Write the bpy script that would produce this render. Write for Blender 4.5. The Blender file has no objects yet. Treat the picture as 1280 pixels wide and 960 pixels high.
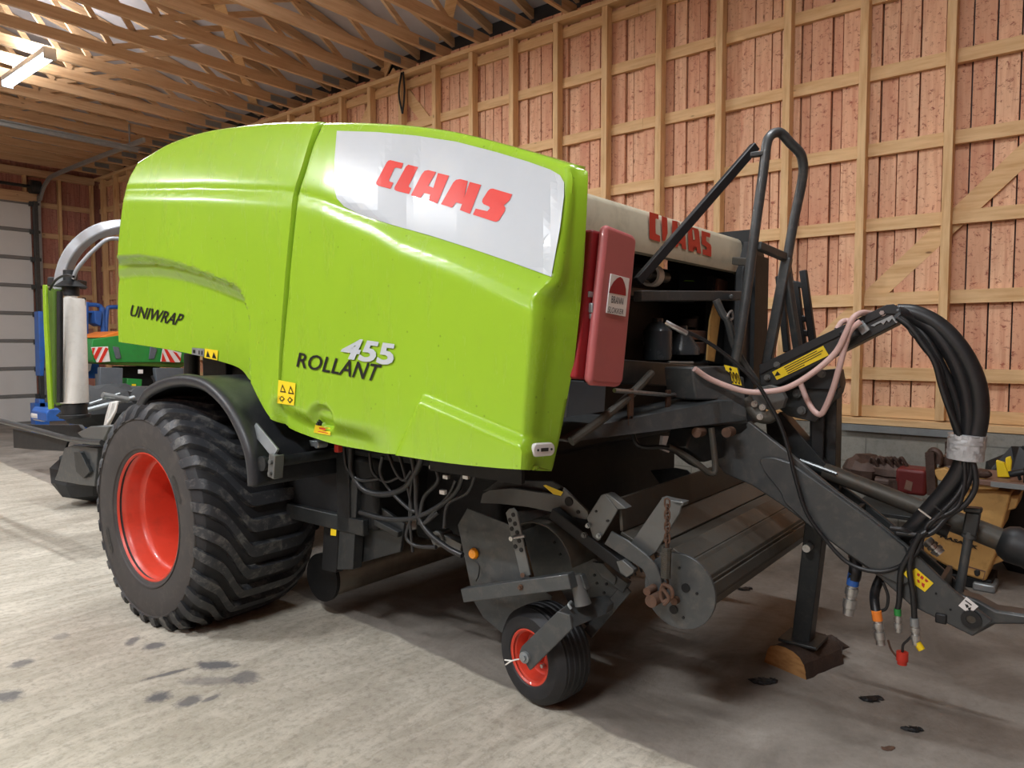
import bpy, bmesh, math, random
from mathutils import Vector, Matrix
random.seed(7)
SC = bpy.context.scene
COL = SC.collection
PI = math.pi
# ------------------------------------------------------------------ camera
FPX = 912.5
YAW, PITCH, CAMH = math.radians(50.58), math.radians(-3.17), 1.55
_c, _s = math.cos(YAW), math.sin(YAW)
FW = Vector((_s*math.cos(PITCH), _c*math.cos(PITCH), math.sin(PITCH)))
RT = Vector((_c, -_s, 0))
UP = RT.cross(FW)
CAM = Vector((0, 0, CAMH))
cd = bpy.data.cameras.new('camera'); cam = bpy.data.objects.new('camera', cd); COL.objects.link(cam)
cam.matrix_world = Matrix.Translation(CAM) @ Matrix((RT, UP, -FW)).transposed().to_4x4()
cd.sensor_width = 36; cd.lens = FPX*36/1280; cd.clip_end = 200
SC.camera = cam
# machine frame: n = to its right side, u = to its rear
ANG = math.radians(1.5)
N = Vector((math.cos(ANG), math.sin(ANG), 0)); U = Vector((-math.sin(ANG), math.cos(ANG), 0)); O = Vector((3.3, 4.2, 0))
def mw(w, s, z): return O + N*w + U*s + Vector((0, 0, z))
def toM(P): P = P-O; return (P.dot(N), P.dot(U), P.z)
def ray(x, y): return RT*((x-640)/FPX) - UP*((y-480)/FPX) + FW
def hit(x, y, nrm, p0):
    d = ray(x, y); return CAM + d*((p0-CAM).dot(nrm)/d.dot(nrm))
def Wp(x, y, w): return hit(x, y, N, O+N*w)
def Sp(x, y, s): return hit(x, y, U, O+U*s)
def Zp(x, y, z=0.0): return hit(x, y, Vector((0,0,1)), Vector((0,0,z)))
def FX(x, y, v): return hit(x, y, Vector((1,0,0)), Vector((v,0,0)))
def FY(x, y, v): return hit(x, y, Vector((0,1,0)), Vector((0,v,0)))
# ------------------------------------------------------------------ mesh builder
def frame(d, up=Vector((0,0,1))):
    d = d.normalized()
    if abs(d.dot(up)) > 0.98: up = Vector((1,0,0))
    a = d.cross(up).normalized(); b = a.cross(d).normalized()
    return d, a, b
def catmull(pts, k=6):
    if len(pts) < 3: return list(pts)
    P = [pts[0]*2-pts[1]] + list(pts) + [pts[-1]*2-pts[-2]]
    out = []
    for i in range(1, len(P)-2):
        p0, p1, p2, p3 = P[i-1:i+3]
        for j in range(k):
            t = j/k
            out.append(0.5*((2*p1)+(p2-p0)*t+(2*p0-5*p1+4*p2-p3)*t*t+(3*p1-p0-3*p2+p3)*t**3))
    out.append(P[-2]); return out
class MB:
    def __init__(s): s.v = []; s.f = []; s.m = []; s.mi = 0
    def add(s, vs, fs):
        b = len(s.v); s.v += [Vector(v) for v in vs]; s.f += [tuple(b+i for i in f) for f in fs]; s.m += [s.mi]*len(fs); return s
    def box(s, c, size, ax=None):
        c = Vector(c); X, Y, Z = ax if ax else (Vector((1,0,0)), Vector((0,1,0)), Vector((0,0,1)))
        X, Y, Z = X*size[0]/2, Y*size[1]/2, Z*size[2]/2
        vs = [c+X*i+Y*j+Z*k for k in (-1,1) for j in (-1,1) for i in (-1,1)]
        return s.add(vs, [(0,2,3,1),(4,5,7,6),(0,1,5,4),(2,6,7,3),(0,4,6,2),(1,3,7,5)])
    def bx(s, x0, x1, y0, y1, z0, z1): return s.box(((x0+x1)/2,(y0+y1)/2,(z0+z1)/2),(abs(x1-x0),abs(y1-y0),abs(z1-z0)))
    def mbox(s, w0, w1, s0, s1, z0, z1):       # box in machine frame
        return s.box(mw((w0+w1)/2,(s0+s1)/2,(z0+z1)/2),(abs(w1-w0),abs(s1-s0),abs(z1-z0)),(N,U,Vector((0,0,1))))
    def bar(s, p1, p2, w, h, up=Vector((0,0,1))):
        d, a, b = frame(p2-p1, up); c = (p1+p2)/2
        return s.box(c, (w, (p2-p1).length, h), (a, d, b))
    def prism(s, pts, ext):
        n = len(pts); vs = list(pts)+[p+ext for p in pts]
        fs = [tuple(range(n)), tuple(range(2*n-1, n-1, -1))]+[(i, i+n, (i+1)%n+n, (i+1)%n) for i in range(n)]
        return s.add(vs, fs)
    def loft(s, rings, closed=True, caps=True):
        n = len(rings[0]); vs = [p for r in rings for p in r]; fs = []
        for i in range(len(rings)-1):
            for j in range(n if closed else n-1):
                a = i*n+j; b = i*n+(j+1)%n; fs.append((a, b, b+n, a+n))
        if caps and closed: fs += [tuple(range(n-1,-1,-1)), tuple((len(rings)-1)*n+j for j in range(n))]
        return s.add(vs, fs)
    def tube(s, pts, r, n=10, smooth=6, r2=None):
        P = catmull([Vector(p) for p in pts], smooth) if smooth else [Vector(p) for p in pts]
        rings = []; up = None
        for i, p in enumerate(P):
            d = (P[min(i+1, len(P)-1)]-P[max(i-1, 0)]).normalized()
            if up is None: _, a, b = frame(d)
            else:
                a = (a - d*a.dot(d)).normalized(); b = a.cross(d).normalized()
            up = 1
            rr = r if r2 is None else r+(r2-r)*i/(len(P)-1)
            rings.append([p+a*rr*math.cos(t*2*PI/n)+b*rr*math.sin(t*2*PI/n) for t in range(n)])
        return s.loft(rings)
    def rtube(s, pts, w, h, up, smooth=6):      # rectangular section along a path
        P = catmull([Vector(p) for p in pts], smooth) if smooth else [Vector(p) for p in pts]
        rings = []
        for i, p in enumerate(P):
            d = (P[min(i+1, len(P)-1)]-P[max(i-1, 0)]).normalized()
            a = d.cross(up).normalized(); b = up.normalized()
            rings.append([p+a*w/2*i_+b*h/2*j_ for i_, j_ in ((-1,-1),(1,-1),(1,1),(-1,1))])
        return s.loft(rings)
    def cyl(s, p1, p2, r, n=20, r2=None): return s.tube([p1, p2], r, n, 0, r2)
    def lathe(s, prof, c, ax, n=48, close=False):
        d, a, b = frame(ax)
        rings = [[c+d*h+(a*math.cos(t*2*PI/n)+b*math.sin(t*2*PI/n))*r for t in range(n)] for r, h in prof]
        if close: rings.append(rings[0])
        return s.loft(rings, True, not close and False)
    def ball(s, c, r, n=10, sc=(1,1,1)):
        rings = [[Vector(c)+Vector((sc[0]*r*math.sin(PI*i/n)*math.cos(2*PI*j/(2*n)), sc[1]*r*math.sin(PI*i/n)*math.sin(2*PI*j/(2*n)), sc[2]*r*math.cos(PI*i/n))) for j in range(2*n)] for i in range(1, n)]
        return s.loft(rings)
    def rock(s, c, size, seed=0, amp=.25):
        rnd = random.Random(seed); n = 7
        rings = []
        for i in range(1, n):
            rings.append([Vector(c)+Vector((size[0]*math.sin(PI*i/n)*math.cos(PI*j/n)*(1+amp*(rnd.random()-.5)), size[1]*math.sin(PI*i/n)*math.sin(PI*j/n)*(1+amp*(rnd.random()-.5)), size[2]*math.cos(PI*i/n)*(1+amp*(rnd.random()-.5)))) for j in range(2*n)])
        return s.loft(rings)
ROOT = {}
def link(name, mb, mats, parent=None, origin=None, bevel=0, seg=2, smooth=True, angle=35, label=None, kind=None, solid=0):
    if not isinstance(mats, (list, tuple)): mats = [mats]
    if parent is not None: org = ROOT[parent.name]
    else:
        if origin is None:
            xs = [v.x for v in mb.v]; ys = [v.y for v in mb.v]; zs = [v.z for v in mb.v]
            origin = Vector(((min(xs)+max(xs))/2, (min(ys)+max(ys))/2, min(zs)))
        org = origin
    me = bpy.data.meshes.new(name)
    me.from_pydata([v-org for v in mb.v], [], mb.f)
    for m in mats: me.materials.append(m)
    for p, i in zip(me.polygons, mb.m): p.material_index = i
    bm = bmesh.new(); bm.from_mesh(me); bmesh.ops.recalc_face_normals(bm, faces=bm.faces); bm.to_mesh(me); bm.free()
    o = bpy.data.objects.new(name, me); COL.objects.link(o)
    if parent is not None: o.parent = parent
    else: o.location = org
    ROOT[o.name] = org
    if solid:
        md = o.modifiers.new('solid', 'SOLIDIFY'); md.thickness = solid; md.offset = 0
    if bevel:
        md = o.modifiers.new('bevel', 'BEVEL'); md.width = bevel; md.segments = seg; md.limit_method = 'ANGLE'; md.angle_limit = math.radians(30)
        md.harden_normals = False
    if smooth:
        for p in me.polygons: p.use_smooth = True
        me.set_sharp_from_angle(angle=math.radians(angle))
    if label: o['label'] = label
    if kind: o['kind'] = kind
    return o
def empty(name, loc, label, cat, group=None):
    o = bpy.data.objects.new(name, None); COL.objects.link(o); o.location = loc; ROOT[o.name] = Vector(loc)
    o.empty_display_size = .1
    return tag(o, label, cat, group)
def tag(o, label, cat, group=None, kind=None):
    o['label'] = label; o['category'] = cat
    if group: o['group'] = group
    if kind: o['kind'] = kind
    return o
def struct(name, mb, mats, **k):
    return link(name, mb, mats, kind='structure', **k)
def dup(root, delta, label=None, group=None):
    def cp(o, par):
        c = o.copy(); COL.objects.link(c); c.parent = par
        for ch in list(o.children): cp(ch, c)
        return c
    r = cp(root, None); r.location = root.location+Vector(delta)
    if label: r['label'] = label
    if group: r['group'] = group
    return r
# ------------------------------------------------------------------ materials
def lin(c): return tuple((x/12.92 if x <= .04045 else ((x+.055)/1.055)**2.4) for x in [v/255 for v in c])
class NT:
    def __init__(s, name):
        s.m = bpy.data.materials.new(name); s.m.use_nodes = True; s.t = s.m.node_tree; s.n = s.t.nodes; s.l = s.t.links
        s.b = s.n['Principled BSDF']
    def node(s, typ, **k):
        nd = s.n.new(typ)
        for a, v in k.items():
            if a == 'ins':
                for i, x in v.items():
                    if isinstance(x, bpy.types.NodeSocket): s.l.new(x, nd.inputs[i])
                    else: nd.inputs[i].default_value = x
            else: setattr(nd, a, v)
        return nd
    def coord(s, scale=(1,1,1), out='Object'):
        tc = s.node('ShaderNodeTexCoord'); mp = s.node('ShaderNodeMapping', ins={'Vector': tc.outputs[out], 'Scale': scale}); return mp.outputs[0]
    def noise(s, vec, scale, detail=4, rough=.55, dist=0):
        return s.node('ShaderNodeTexNoise', ins={'Vector': vec, 'Scale': scale, 'Detail': detail, 'Roughness': rough, 'Distortion': dist}).outputs['Fac']
    def ramp(s, fac, stops):
        r = s.node('ShaderNodeValToRGB', ins={'Fac': fac}); e = r.color_ramp.elements
        while len(e) < len(stops): e.new(.5)
        for i, (p, c) in enumerate(stops):
            e[i].position = p; e[i].color = (*c, 1) if len(c) == 3 else c
        return r.outputs[0]
    def mix(s, fac, a, b, mode='MIX'):
        m = s.node('ShaderNodeMix', data_type='RGBA', blend_type=mode)
        for i, x in ((0, fac), (6, a), (7, b)):
            if isinstance(x, bpy.types.NodeSocket): s.l.new(x, m.inputs[i])
            else: m.inputs[i].default_value = (*x, 1) if isinstance(x, tuple) and len(x) == 3 else x
        return m.outputs[2]
    def bump(s, h, st=.3, d=.01):
        b = s.node('ShaderNodeBump', ins={'Height': h, 'Strength': st, 'Distance': d}); s.l.new(b.outputs[0], s.b.inputs['Normal'])
    def set(s, **k):
        for a, v in k.items():
            i = s.b.inputs[{'color':'Base Color','rough':'Roughness','metal':'Metallic','coat':'Coat Weight','spec':'Specular IOR Level','coatr':'Coat Roughness'}[a]]
            if isinstance(v, bpy.types.NodeSocket): s.l.new(v, i)
            else: i.default_value = (*v, 1) if isinstance(v, tuple) else v
        return s
def paint(name, rgb, rough=.45, metal=0, var=.12, scale=6, dirt=None, coat=0, bump=0, spec=.5, dirtamt=.5):
    t = NT(name); c = lin(rgb); v = t.coord()
    n = t.noise(v, scale, 6, .65)
    lo = tuple(x*(1-var) for x in c); hi = tuple(min(1, x*(1+var)) for x in c)
    col = t.ramp(n, [(.3, lo), (.7, hi)])
    if dirt:
        n2 = t.noise(v, scale*2.3, 8, .7, .4)
        col = t.mix(t.ramp(n2, [(.5, (0,0,0)), (.72, (dirtamt,)*3)]), col, lin(dirt))
    t.set(color=col, metal=metal, coat=coat, spec=spec)
    t.set(rough=t.node('ShaderNodeMapRange', ins={0: n, 3: max(0, rough-.08), 4: min(1, rough+.1)}).outputs[0])
    if bump: t.bump(t.noise(v, scale*8, 5), bump, .004)
    return t.m
def wood(name, a, b, grain=(1, 1, 12), island=.25, rough=.65, knots=True, streak=None):
    # grain = scale per axis: large across the fibre
    t = NT(name); v = t.coord()
    g = t.node('ShaderNodeNewGeometry').outputs['Random Per Island']
    off = t.node('ShaderNodeCombineXYZ', ins={0: g, 1: g, 2: g}).outputs[0]
    off2 = t.node('ShaderNodeVectorMath', operation='MULTIPLY', ins={0: off, 1: (37, 21, 53)}).outputs[0]
    v = t.node('ShaderNodeVectorMath', operation='ADD', ins={0: v, 1: off2}).outputs[0]
    mp = t.node('ShaderNodeMapping', ins={'Vector': v, 'Scale': grain}).outputs[0]
    n = t.noise(mp, 3.2, 6, .6, .3)
    col = t.ramp(n, [(.28, lin(b)), (.55, lin(a)), (.8, tuple(min(1, x*1.15) for x in lin(a)))])
    if island:
        col = t.mix(t.node('ShaderNodeMapRange', ins={0: g, 3: 0.0, 4: island}).outputs[0], col, lin(b))
    if streak:
        n3 = t.noise(t.node('ShaderNodeMapping', ins={'Vector': v, 'Scale': (10, 10, 13)}).outputs[0], 2.4, 8, .8, .6)
        col = t.mix(t.ramp(n3, [(.55, (0,0,0)), (.62, (.85,)*3)]), col, lin(streak))
        n4 = t.noise(v, 1.4, 3, .6)
        col = t.mix(t.ramp(n4, [(.45, (0,0,0)), (.7, (.3,)*3)]), col, lin((206,120,98)))
    if knots:
        vo = t.node('ShaderNodeTexVoronoi', ins={'Vector': t.node('ShaderNodeMapping', ins={'Vector': v, 'Scale': tuple(4.5 if x > 3 else 1.6 for x in grain)}).outputs[0], 'Scale': 1.6}).outputs['Distance']
        col = t.mix(t.ramp(vo, [(.035, (.8,)*3), (.075, (0,0,0))]), col, lin((112,74,44)))
    t.set(color=col, rough=rough, spec=.3)
    t.bump(n, .25, .004)
    return t.m
M = {}
M['pine'] = wood('pine_vertical', (226,190,142), (202,158,108), (9, 9, .8), .2)
M['pine_h'] = wood('pine_lengthwise', (228,192,144), (206,162,112), (9, .8, 9), .2)
M['pine_x'] = wood('pine_crosswise', (210,176,138), (184,146,108), (.6, 9, 9), .3)
M['board'] = wood('red_tinted_boards', (242,200,164), (210,152,122), (9, 9, .7), .75, .75, True, (140,58,48))
M['board_rear'] = wood('rear_boards', (192,140,122), (156,104,92), (9, 9, .7), .5, .75, True, (130,70,58))
M['deck'] = paint('roof_sheet', (182,180,184), .5, .2, .12, 2)
def floor_mat():
    t = NT('worn_concrete'); v = t.coord()
    n1 = t.noise(v, .55, 6, .6, .6); n2 = t.noise(t.node('ShaderNodeMapping', ins={'Vector': v, 'Scale': (1.1, 4.2, 1), 'Rotation': (0,0,.35)}).outputs[0], 1.3, 8, .7, 1.4)
    n3 = t.noise(v, 26, 8, .75); n4 = t.noise(v, 5, 8, .7, .8)
    col = t.ramp(n1, [(.3, lin((184,177,163))), (.65, lin((212,205,190)))])
    col = t.mix(t.ramp(n2, [(.42, (.6,)*3), (.6, (0,0,0))]), col, lin((158,151,136)))
    col = t.mix(t.ramp(n3, [(.36, (.5,)*3), (.52, (0,0,0))]), col, lin((128,120,108)))
    col = t.mix(t.ramp(n4, [(.62, (0,0,0)), (.75, (.45,)*3)]), col, lin((112,104,94)))
    # right of the pour joint: smoother, browner slab with the machine's shadow painted in
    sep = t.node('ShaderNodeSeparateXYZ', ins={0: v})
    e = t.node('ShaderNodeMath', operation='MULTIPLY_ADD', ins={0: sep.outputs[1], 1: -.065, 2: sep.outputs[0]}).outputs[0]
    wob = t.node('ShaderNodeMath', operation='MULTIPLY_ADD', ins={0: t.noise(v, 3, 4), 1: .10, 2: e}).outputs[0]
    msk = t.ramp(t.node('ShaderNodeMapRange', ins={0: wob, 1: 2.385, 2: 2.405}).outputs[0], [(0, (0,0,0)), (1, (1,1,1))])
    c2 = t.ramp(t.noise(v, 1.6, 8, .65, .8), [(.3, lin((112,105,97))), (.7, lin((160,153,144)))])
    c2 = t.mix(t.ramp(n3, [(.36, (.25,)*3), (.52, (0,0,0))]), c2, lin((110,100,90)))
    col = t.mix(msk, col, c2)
    # tyre scuffs: smears of dark rubber
    for (xa, ya, xb, yb, hw, dens) in SCUFF:
        A, B = Zp(xa, ya), Zp(xb, yb); c = (A+B)/2; d = B-A; rot = math.atan2(d.y, d.x)
        mp = t.node('ShaderNodeMapping', vector_type='TEXTURE', ins={'Vector': v, 'Location': (c.x, c.y, 0), 'Rotation': (0,0,rot), 'Scale': (d.length/2*1.25, hw*1.5, 1)}).outputs[0]
        ds = t.node('ShaderNodeVectorMath', operation='LENGTH', ins={0: t.node('ShaderNodeVectorMath', operation='MULTIPLY', ins={0: mp, 1: (1,1,0)}).outputs[0]}).outputs['Value']
        dn = t.node('ShaderNodeMath', operation='MULTIPLY_ADD', ins={0: n4, 1: 1.0, 2: ds}).outputs[0]
        dn = t.node('ShaderNodeMath', operation='MULTIPLY_ADD', ins={0: n3, 1: .7, 2: dn}).outputs[0]
        col = t.mix(t.ramp(dn, [(.0, (dens,)*3), (.62, (dens,)*3), (.80, (0,0,0))]) if False else t.ramp(t.node('ShaderNodeMath', operation='MULTIPLY', ins={0: dn, 1: .5}).outputs[0], [(.62, (dens,)*3), (.80, (0,0,0))]), col, lin((92,92,96)))
    t.set(color=col, rough=.8, spec=.25)
    t.bump(t.node('ShaderNodeMath', operation='ADD', ins={0: n3, 1: n2}).outputs[0], .45, .012)
    return t.m
SCUFF = [(240,830,306,833,.05,.9),(300,838,314,856,.06,.7),(168,853,246,833,.022,.8),(180,881,214,862,.06,.9),(216,886,254,868,.045,.8),(248,880,279,866,.02,.7),(158,809,173,794,.03,.7),(176,812,212,802,.05,.8),(214,851,310,852,.05,.5),(3,836,52,822,.06,.7),(-8,866,30,874,.06,.8),(60,800,90,792,.05,.4)]
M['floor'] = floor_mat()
def block_mat():
    t = NT('concrete_blocks'); tc = t.coord()
    sep = t.node('ShaderNodeSeparateXYZ', ins={0: tc}); v = t.node('ShaderNodeCombineXYZ', ins={0: sep.outputs[1], 1: sep.outputs[2], 2: 0.0}).outputs[0]
    br = t.node('ShaderNodeTexBrick', ins={'Vector': v, 'Color1': (*lin((150,148,140)), 1), 'Color2': (*lin((136,134,126)), 1), 'Mortar': (*lin((112,110,104)), 1), 'Scale': 1.0, 'Mortar Size': .006, 'Mortar Smooth': .3, 'Brick Width': .5, 'Row Height': .2})
    col = t.mix(t.ramp(t.noise(tc, 30, 6, .7), [(.35, (.5,)*3), (.55, (0,0,0))]), br.outputs[0], lin((112,112,104)))
    col = t.mix(t.ramp(t.noise(tc, 2, 5), [(.45, (0,0,0)), (.75, (.5,)*3)]), col, lin((166,162,150)))
    t.set(color=col, rough=.85); t.bump(br.outputs['Fac'], -.6, .01); return t.m
M['block'] = block_mat()
def green_mat():
    t = NT('lime_green_paint'); v = t.coord()
    n = t.noise(v, 1.5, 4); n2 = t.noise(t.node('ShaderNodeMapping', ins={'Vector': v, 'Scale': (6, 6, 1)}).outputs[0], 3, 8, .75)
    c = lin((150,192,46))
    col = t.ramp(n, [(.3, tuple(x*.93 for x in c)), (.7, c)])
    col = t.mix(t.ramp(n2, [(.52, (0,0,0)), (.8, (.28,)*3)]), col, lin((136,158,60)))
    sp = t.node('ShaderNodeTexVoronoi', ins={'Vector': v, 'Scale': 16}).outputs['Distance']
    col = t.mix(t.ramp(sp, [(.05, (.55,)*3), (.09, (0,0,0))]), col, lin((104,128,30)))
    t.set(color=col, rough=t.node('ShaderNodeMapRange', ins={0: n2, 3: .18, 4: .34}).outputs[0], coat=.22, coatr=.06)
    t.bump(t.noise(v, 60, 3), .02, .002)
    return t.m
M['green'] = green_mat()
M['white_p'] = paint('white_decal', (186,193,199), .3, 0, .03, 3, (196,200,198), .3, dirtamt=.35)
M['red_p'] = paint('red_lettering', (214,50,38), .4, 0, .05)
M['red_dull'] = paint('dull_red_lettering', (196,52,36), .5, 0, .08)
M['blackink'] = paint('black_lettering', (20,22,24), .4, 0, .05)
M['cream'] = paint('cream_hood', (196,190,168), .5, 0, .05, 4, (150,146,126), .1)
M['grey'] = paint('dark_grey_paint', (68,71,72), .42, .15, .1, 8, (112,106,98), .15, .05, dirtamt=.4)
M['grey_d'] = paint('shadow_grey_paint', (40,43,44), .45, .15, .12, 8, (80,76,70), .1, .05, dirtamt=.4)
M['grey_l'] = paint('light_grey_paint', (96,98,97), .4, .25, .1, 10, (100,92,80), .15, .05)
M['dusty'] = paint('dusty_worn_steel', (80,78,72), .5, .4, .18, 9, (92,76,60), 0, .15, dirtamt=.7)
M['black'] = paint('black_plastic', (26,28,30), .5, 0, .1, 9, (52,50,48), 0, .05, dirtamt=.3)
M['guard'] = paint('black_mudguard', (44,46,50), .42, 0, .12, 8, (78,76,74), 0, .1, dirtamt=.35)
M['innards'] = paint('dark_machinery', (15,17,19), .6, .1, .2, 9, (40,38,36), 0, .1)
M['rubber'] = paint('tyre_rubber', (30,31,34), .6, 0, .15, 7, (50,48,46), 0, .12, dirtamt=.4)
M['sidewall'] = paint('tyre_sidewall', (58,55,54), .65, 0, .15, 7, (86,80,74), 0, .12, dirtamt=.5)
M['rollersteel'] = paint('dull_roller_steel', (168,162,150), .38, .7, .15, 5, (120,104,88), 0, .1)
M['lug'] = paint('tyre_lug_rubber', (46,48,52), .5, 0, .15, 7, (128,126,120), 0, .15, dirtamt=.7)
M['rim'] = paint('red_rim_paint', (206,66,46), .35, 0, .08, 5, (150,60,44), .25, 0, dirtamt=.4)
M['hose'] = paint('black_hose', (28,29,31), .42, 0, .1, 14, (56,54,52), .1, .05, dirtamt=.3)
M['pinkhose'] = paint('pale_pink_hose', (206,172,164), .45, 0, .05)
M['steel'] = paint('bright_steel', (190,190,188), .3, .85, .1, 20, (120,100,80), 0, .1)
M['galv'] = paint('galvanised_steel', (158,164,166), .42, .6, .1, 12)
M['rust'] = paint('rusty_steel', (96,72,58), .75, .3, .25, 22, (120,84,60), 0, .4)
M['silverarm'] = paint('silver_grey_arm', (168,172,178), .45, .1, .06, 5, (150,146,136), .1)
M['film'] = paint('white_film_roll', (236,234,228), .32, 0, .03, 6, (210,206,198), .2, .1)
M['yellow'] = paint('yellow_label', (244,212,34), .45, 0, .04)
M['yellow_m'] = paint('worn_yellow_machine', (208,164,98), .5, 0, .12, 5, (150,110,52), 0, .1, dirtamt=.5)
M['pinkred'] = paint('faded_red_plastic', (186,98,98), .5, 0, .06, 3, (160,92,90), .1, .04, dirtamt=.3)
M['darkred'] = paint('deep_red_plastic', (150,26,34), .5, 0, .08)
M['amber'] = paint('amber_reflector', (246,152,14), .25, 0, .05, 20, None, .5)
M['blue'] = paint('blue_machine_paint', (42,96,176), .45, 0, .12, 6, (70,84,110), .1)
M['green_m'] = paint('mid_green_paint', (38,140,62), .4, 0, .1, 5, (60,110,66), .2)
M['dgreen'] = paint('dark_olive_green', (74,104,30), .5, 0, .1)
M['orange'] = paint('orange_paint', (238,134,48), .45, 0, .06)
M['slate'] = paint('slate_grey_plastic', (92,100,108), .5, 0, .1)
M['doorp'] = paint('pale_door_panel', (214,214,212), .5, .05, .03, 2)
M['doorj'] = paint('door_joint_grey', (126,126,124), .5, .2, .08)
M['oily'] = paint('oily_engine_metal', (84,66,58), .5, .4, .3, 14, (44,38,36), 0, .3)
M['woodblk'] = wood('split_firewood', (178,136,86), (130,88,50), (9, 2, 9), .1)
M['bark'] = paint('dark_wet_bark', (58,44,36), .7, 0, .3, 22, (90,74,60), 0, .6)
M['whitelens'] = paint('white_marker_lens', (232,230,228), .2, 0, .04, 20, None, .5)
M['brownplate'] = paint('brown_stained_plate', (128,98,84), .55, .1, .2, 12)
M['cloth'] = paint('grey_tarp', (44,46,48), .7, 0, .2, 9, None, 0, .3)
M['bottle'] = paint('smoky_plastic_bottle', (62,68,72), .25, 0, .1)
M['foil'] = paint('crinkled_duct_tape', (206,208,210), .3, .55, .15, 40, None, 0, 1.0)
def emis(name, rgb, st):
    t = NT(name); t.b.inputs['Emission Color'].default_value = (*lin(rgb), 1); t.b.inputs['Emission Strength'].default_value = st; return t.m
M['tube'] = emis('lit_fluorescent_tube', (226,242,255), 9)
# ------------------------------------------------------------------ the shed
XR, YR, XL, YF = 6.30, 16.3, -7.5, -6.0
ZP = 4.93                                   # top of the wall plate
rnd = random.Random(3)
fl = MB(); fl.bx(XL-.3, XR+.4, YF-.3, YR+.4, -.2, 0)
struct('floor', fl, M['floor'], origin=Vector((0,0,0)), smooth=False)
def board_wall(name, axis, pos, a0, a1, z0, z1, mat, sgn, origin=Vector((0,0,0))):
    mb = MB(); a = a0
    while a < a1:
        wd = rnd.choice((.08,.10,.125,.15,.17)); off = rnd.choice((0,.03,.03,.01)); b = min(a+wd, a1)
        p0, p1 = pos-sgn*off, pos+sgn*.03
        if axis == 'x': mb.bx(p0, p1, a+.006, b-.006, z0, z1)
        else: mb.bx(a+.003, b-.003, p0, p1, z0, z1)
        a = b
    return struct(name, mb, mat, origin=origin, smooth=False)
wr = board_wall('wall_right', 'x', XR+.15, YF, YR, .9, ZP+.1, M['board'], 1)
ob = MB(); ob.bx(XR+.185, XR+.25, YF-.3, YR+.3, .8, ZP+.5)
link('backing_sheet', ob, M['black'], wr, smooth=False)
k = 0
ys = []
y = .9*1.05+.02
y = y-.6*12
while y < YR:
    if y > YF: ys.append(y)
    y += .6
for y in ys:
    m = MB(); m.bx(XR, XR+.098, y, y+.062, .965, ZP-.05); link('stud', m, M['pine'], wr, bevel=.003, smooth=False)
for z in [1.36+.593*i for i in range(6)]+[ZP-.09]:
    m = MB(); yy = YF
    while yy < YR:
        ln = rnd.uniform(3.6, 5.2); m.bx(XR+.085, XR+.133, yy, min(yy+ln, YR)-.002, z-.10, z); yy += ln
    link('girt', m, M['pine_h'], wr, smooth=False)
m = MB(); m.bx(XR-.01, XR+.14, YF, YR, ZP-.05, ZP); link('top_plate', m, M['pine_h'], wr, smooth=False)
m = MB(); m.bx(XR-.02, XR+.14, YF, YR, .905, .955); link('sill_plate', m, M['pine_h'], wr, bevel=.003, smooth=False)
m = MB(); m.bx(XR+.09, XR+.135, YF, YR, .96, 1.05); link('bottom_girt', m, M['pine_h'], wr, smooth=False)
def brace(y1, z1, y2, z2):
    m = MB(); m.bar(Vector((XR+.128, y1, z1)), Vector((XR+.128, y2, z2)), .14, .02, Vector((1,0,0)))
    link('diagonal_brace', m, M['pine_h'], wr, smooth=False)
# slanted boards: lower right of the picture and high up near the far end
brace(-.45, 3.88, 2.35, 1.10)
p1, p2 = FX(468, 125, 6.42), FX(450, 160, 6.42); brace(p1.y-.6, p1.z+.9, p2.y+.3, p2.z-.5)
p1, p2 = FX(522, 130, 6.42), FX(548, 160, 6.42); brace(p1.y+.5, p1.z+.5, p2.y-.7, p2.z-.9)
# block plinth and metal flashing
m = MB(); m.bx(XR-.015, XR+.24, YF, YR, 0, .90); struct('trim_1', m, M['block'], origin=Vector((0,0,0)), smooth=False)
a, b = FX(1052, 522, XR-.03), FX(1227, 540, XR-.03)
m = MB(); m.bx(XR-.05, XR-.012, b.y, a.y, .868, .90); m.bx(XR-.052, XR-.047, b.y, a.y, .85, .904)
fs = link('metal_flashing', m, M['galv'], origin=None); tag(fs, 'long galvanised flashing strip lying along the block ledge under the timber wall', 'metal strip')
# rear wall with garage door
def rear_piece(mb, x0, x1, z0, z1):
    a = x0
    while a < x1-.001:
        wd = rnd.choice((.10,.125,.15)); off = rnd.choice((0,.02,.02)); bb = min(a+wd, x1)
        mb.bx(a+.003, bb-.003, YR+.13-off, YR+.17, z0, z1); a = bb
DX0, DX1, DZ = .9, 5.14, 4.27
m = MB(); rear_piece(m, XL, DX0, 0, ZP+.2); rear_piece(m, DX1, XR+.2, 0, ZP+.2); rear_piece(m, DX0, DX1, DZ+.1, ZP+.2)
wb = struct('wall_rear', m, M['board_rear'], origin=Vector((0,0,0)), smooth=False)
m = MB(); m.bx(XL, XR+.3, YR+.18, YR+.25, 0, ZP+.5); link('backing_sheet', m, M['black'], wb, smooth=False)
x = XR-.02
while x > XL:
    z0 = .0 if (x > DX1 or x < DX0) else DZ+.12
    m = MB(); m.bx(x-.05, x, YR, YR+.1, z0, ZP-.05); link('stud', m, M['pine'], wb, smooth=False); x -= .6
for z in [1.36+.593*i for i in range(6)]:
    for (xa, xb) in ((XL, DX0), (DX1+.1, XR)):
        if z-.1 < DZ+.1 or True:
            m = MB(); m.bx(xa, xb, YR+.085, YR+.128, z-.1, z); link('girt', m, M['pine_x'], wb, smooth=False)
m = MB(); m.bx(XL, XR, YR-.01, YR+.12, ZP-.14, ZP); link('top_plate', m, M['pine_x'], wb, smooth=False)
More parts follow.
